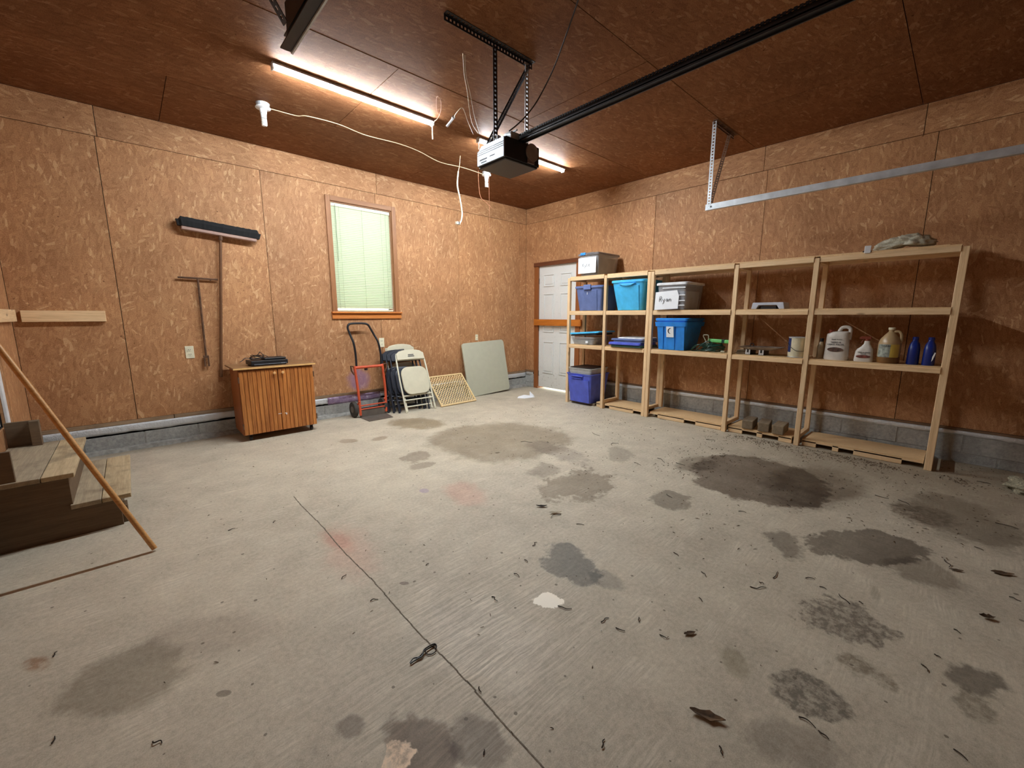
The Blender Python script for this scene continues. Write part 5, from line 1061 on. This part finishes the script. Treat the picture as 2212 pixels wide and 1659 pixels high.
m=MB(); m.tube(smoothpts([(-4.374,-3.865,0.006),(-4.348,-3.864,0.006),(-4.327,-3.867,0.008),(-4.312,-3.851,0.010),(-4.291,-3.847,0.010),(-4.267,-3.851,0.010),(-4.265,-3.862,0.006),(-4.273,-3.869,0.006)],5),.0026,6); m.tube(smoothpts([(-4.372,-3.861,0.006),(-4.355,-3.853,0.006),(-4.337,-3.861,0.006),(-4.321,-3.859,0.010),(-4.303,-3.853,0.008),(-4.275,-3.850,0.004),(-4.261,-3.851,0.004)],5),.0024,6); m.tube(smoothpts([(-4.304,-3.846,0.004),(-4.308,-3.866,0.004),(-4.296,-3.879,0.004),(-4.277,-3.879,0.004)],5),.0018,5); m.build('cord',M['black'],bc,world=True,smooth=True)
def leaf(name,label,c,L,Wd,rz,mat,seed,curl=.25,group=None,tilt=0):
    random.seed(seed); m=MB(); n_=7; vs=[]
    for i in range(n_+1):
        u=i/n_; w_=Wd*math.sin(pi*min(1,u*.92+.06))*(1+random.uniform(-.25,.25)); x=(u-.5)*L; zc=curl*L*(u-.5)**2+.002
        vs+= [(x,-w_,zc+curl*w_*.8+random.uniform(0,.15*Wd)),(x,0,zc),(x,w_,zc+curl*w_*.8+random.uniform(0,.15*Wd))]
    fs=[]
    for i in range(n_):
        for k in (0,1): a=i*3+k; fs.append((a,a+1,a+4,a+3))
    m.add(vs,fs); o=m.build(name,mat); o.location=(c[0],c[1],.001); o.rotation_euler=(tilt,0,rz); s=o.modifiers.new('s','SOLIDIFY'); s.thickness=.0012; return tag(o,label,'leaf',group)
p=(-3.805,-4.652,0.000); leaf('dried_leaf','large dark curled dead leaf near the bottom edge, right of centre',p,.10,.017,radians(-66),M['leaf'],3,.35)
p=(-3.514,-4.467,0.000); leaf('dried_leaf','small pointed brown leaf left of the blotchy stains',p,.05,.010,radians(-30),M['leaf'],5,.2)
p=(-3.153,-3.348,0.000); leaf('dried_leaf','curled black and pale leaf in the middle of the floor',p,.07,.010,radians(-45),M['twig'],6,.5)
p=(-3.153,-3.466,0.000); leaf('dried_leaf','pale curled leaf scrap in the middle of the floor',p,.08,.010,radians(-35),M['paleleaf'],8,.4)
p=(-2.059,-5.305,0.000); leaf('dried_leaf','reddish brown leaf clump near the right frame edge',p,.085,.016,radians(-60),M['leaf'],9,.2)
p=(-2.183,-5.156,0.000); leaf('dried_leaf','thin brown leaf left of the reddish leaf clump',p,.055,.008,radians(-60),M['leaf'],10,.2)
p=(-2.671,-2.357,0.000); leaf('dried_leaf','tiny pale scrap on the oval stain near the lattice gate',p,.05,.008,radians(-20),M['paleleaf'],11,.3)
p=(-2.550,-5.245,0.000); leaf('dried_leaf','curled reddish leaf alone at the right side of the floor',p,.05,.014,radians(-60),M['leaf'],12,.7)
def twig(pa,pb_,r,seed):
    random.seed(seed); a=Vector(pa); b=Vector(pb_); pts=[a]; d=b-a; nn=Vector((-d.y,d.x,0))
    for t in (.33,.66): pts.append(a+d*t+nn*random.uniform(-.18,.18)+Vector((0,0,random.uniform(0,.004))))
    pts.append(b); m=MB(); m.tube(smoothpts(pts,3),[r*(1-.05*i) for i in range(10)],5)
    o=m.build('twig',M['twig']); return tag(o,'small dark twig lying on the concrete floor','twig','dark twigs scattered on the floor')
TWW=[((-3.601,-4.841,.003),(-3.605,-4.885,.003)),((-3.608,-4.892,.003),(-3.616,-4.918,.003)),((-3.938,-3.788,.003),(-3.936,-3.826,.003)),((-4.338,-3.458,.003),(-4.308,-3.470,.003)),((-4.371,-3.222,.003),(-4.342,-3.202,.003)),((-4.118,-4.488,.003),(-4.091,-4.479,.003)),((-3.868,-4.711,.003),(-3.888,-4.729,.003)),((-3.058,-5.081,.003),(-3.084,-5.098,.003)),((-2.962,-5.110,.003),(-2.968,-5.126,.003)),((-2.851,-4.853,.003),(-2.807,-4.809,.003)),((-2.804,-4.877,.003),(-2.812,-4.893,.003)),((-3.039,-4.527,.003),(-2.992,-4.579,.003)),((-2.972,-4.545,.003),(-2.971,-4.563,.003)),((-3.282,-4.403,.003),(-3.296,-4.421,.003)),((-3.090,-4.332,.003),(-3.111,-4.360,.003)),((-3.640,-3.689,.003),(-3.645,-3.716,.003)),((-4.469,-2.414,.003),(-4.451,-2.400,.003)),((-4.680,-2.341,.003),(-4.644,-2.339,.003)),((-3.167,-3.640,.003),(-3.142,-3.678,.003)),((-3.697,-4.257,.003),(-3.685,-4.291,.003)),((-3.580,-4.289,.003),(-3.601,-4.305,.003)),((-3.604,-4.391,.003),(-3.601,-4.418,.003)),((-4.374,-4.275,.003),(-4.364,-4.265,.003)),((-4.252,-4.099,.003),(-4.259,-4.120,.003)),((-3.715,-4.200,.003),(-3.672,-4.208,.003)),((-3.770,-4.022,.003),(-3.740,-4.072,.003)),((-2.783,-4.682,.003),(-2.760,-4.713,.003)),((-2.894,-4.579,.003),(-2.822,-4.579,.003)),((-3.030,-4.165,.003),(-3.043,-4.198,.003)),((-2.389,-3.801,.003),(-2.416,-3.854,.003)),((-0.914,-3.457,.003),(-0.879,-3.531,.003)),((-1.754,-3.558,.003),(-1.760,-3.639,.003)),((-2.297,-4.226,.003),(-2.281,-4.265,.003)),((-2.007,-3.323,.003),(-2.023,-3.396,.003)),((-1.761,-3.398,.003),(-1.821,-3.495,.003)),((-1.533,-2.552,.003),(-1.573,-2.673,.003)),((-1.724,-2.907,.003),(-1.648,-2.939,.003)),((-1.364,-4.770,.003),(-1.371,-4.841,.003)),((-1.345,-4.884,.003),(-1.400,-4.944,.003)),((-0.502,-5.244,.003),(-0.504,-5.312,.003)),((-1.814,-5.219,.003),(-1.830,-5.251,.003)),((-1.343,-5.306,.003),(-1.360,-5.392,.003)),((-2.809,-4.740,.003),(-2.809,-4.765,.003)),((-2.098,-5.115,.003),(-2.170,-5.132,.003)),((-3.392,-5.163,.003),(-3.408,-5.190,.003)),((-5.299,-2.966,.003),(-5.291,-2.939,.003)),((-5.263,-3.413,.003),(-5.259,-3.388,.003)),((-5.050,-3.602,.003),(-5.031,-3.626,.003)),((-3.756,-3.735,.003),(-3.756,-3.773,.003)),((-4.027,-3.394,.003),(-4.009,-3.390,.003)),((-2.302,-2.272,.003),(-2.230,-2.359,.003)),((-3.142,-3.501,.003),(-3.223,-3.490,.003)),((-3.521,-3.627,.003),(-3.477,-3.619,.003)),((-1.964,-4.404,.003),(-1.992,-4.431,.003)),((-0.213,-2.980,.003),(-0.284,-3.119,.003)),((-0.473,-2.739,.003),(-0.483,-2.819,.003)),((-2.287,-5.315,.003),(-2.296,-5.347,.003)),((-2.736,-5.155,.003),(-2.751,-5.174,.003))]
tw=[twig(a,b,.0022,i+20) for i,(a,b) in enumerate(TWW)]
LM=[('the rolling cabinet',(-3.93,-.28)),('the lattice gate',(-1.72,-.4)),('the front timber offcuts',(-.42,-3.8)),('the fabric bundle at right',(-.52,-5.52)),('the pink-red floor tint',(-4.25,-2.75)),('the white paint patch',(-3.76,-3.98)),('the knotted black cord scrap',(-4.31,-3.86)),('the centre of the big dark stain',(-1.56,-4.19)),('the big pale-brown oval stain',(-2.37,-2.07)),('the foot of the leaning pole',(-4.996,-2.322)),('the largest dead leaf',(-3.81,-4.64)),('the foot of the rightmost shelf post',(-.47,-5.0)),('the orange rust stain',(-5.34,-2.97)),('the blue-grey stain',(-3.47,-3.85))]
ORD=['nearest','second nearest','third nearest','fourth nearest','fifth nearest','sixth nearest','seventh nearest','eighth nearest','ninth nearest','tenth nearest','eleventh nearest','twelfth nearest','thirteenth nearest','fourteenth nearest','fifteenth nearest','sixteenth nearest','seventeenth nearest','eighteenth nearest','nineteenth nearest','twentieth nearest']
rank=[]
for nm,(lx,ly) in LM:
    d_=sorted(range(len(TWW)),key=lambda i:math.hypot((TWW[i][0][0]+TWW[i][1][0])/2-lx,(TWW[i][0][1]+TWW[i][1][1])/2-ly)); rank.append({i:r for r,i in enumerate(d_)})
for i,o in enumerate(tw):
    r,k=min((rank[k][i],k) for k in range(len(LM)))
    o['label']='dark twig on the floor, %s to %s'%(ORD[min(r,19)],LM[k][0])
random.seed(99)
# uncountable crumbs of leaf litter, thick along the shelf foot and the right side
m=MB()
def crumb(x,y,s):
    a=random.uniform(0,2*pi); l=s*random.uniform(.6,1.8); w_=s*random.uniform(.12,.4); c,s_=cos(a),sin(a); z=.0012; h=random.uniform(.001,.005)
    q=[(-l,-w_),(l,-w_*.6),(l*.8,w_),(-l*.9,w_*.7)]
    m.add([(x+u*c-v*s_,y+u*s_+v*c,z+(h if k in(1,2) else 0)) for k,(u,v) in enumerate(q)]+[(x,y,z+h*1.6)],[(0,1,4),(1,2,4),(2,3,4),(3,0,4)])
for k in range(3800):
    r=random.random()
    if r<.30: x=-.52-abs(random.gauss(0,.10)); y=random.uniform(-5.2,-3.3)
    elif r<.62: x=-.5-random.random()**1.5*1.6; y=-3.4-random.random()*2.4
    elif r<.82: x=-.6-random.random()*2.2; y=random.uniform(-4.6,-1.2)
    elif r<.86: x=-.05-random.random()*.42; y=random.uniform(-6,-5.05)
    else: x=random.uniform(-5.2,-.6); y=random.uniform(-4.9,-.5)
    if x<-5.05 and y>-1.9: continue
    import mathutils
    if mathutils.noise.noise(Vector((x*2.6,y*2.6,3)))+mathutils.noise.noise(Vector((x*9,y*9,7)))*.7 < random.uniform(-.35,.25): continue
    crumb(x,y,random.uniform(.002,.0085)*(1.0 if r<.8 else .7))
o=m.build('leaf_litter',M['leaf']); tag(o,'fine brown leaf crumbs scattered over the floor, thickest by the shelves','litter',kind='stuff')
m=MB()
for k in range(60): 
    x=random.uniform(-4.4,-.9); y=random.uniform(-4.6,-.8); crumb(x,y,random.uniform(.0015,.004))
o=m.build('pale_specks',M['paper']); tag(o,'tiny white flecks scattered over the middle of the floor','litter',kind='stuff')
# control joint in the slab
m=MB(); y=-2.1
while y>-6.6:
    xx=-4.272+.004*math.sin(y*9)+random.uniform(-.0015,.0015); m.box(xx-.0022,xx+.0022,y-.051,y,.0,.0012); y-=.05
o=m.build('control_joint',plain('joint_dirt',srgb(122,112,98),.95,var=.3,scale=40),floor)
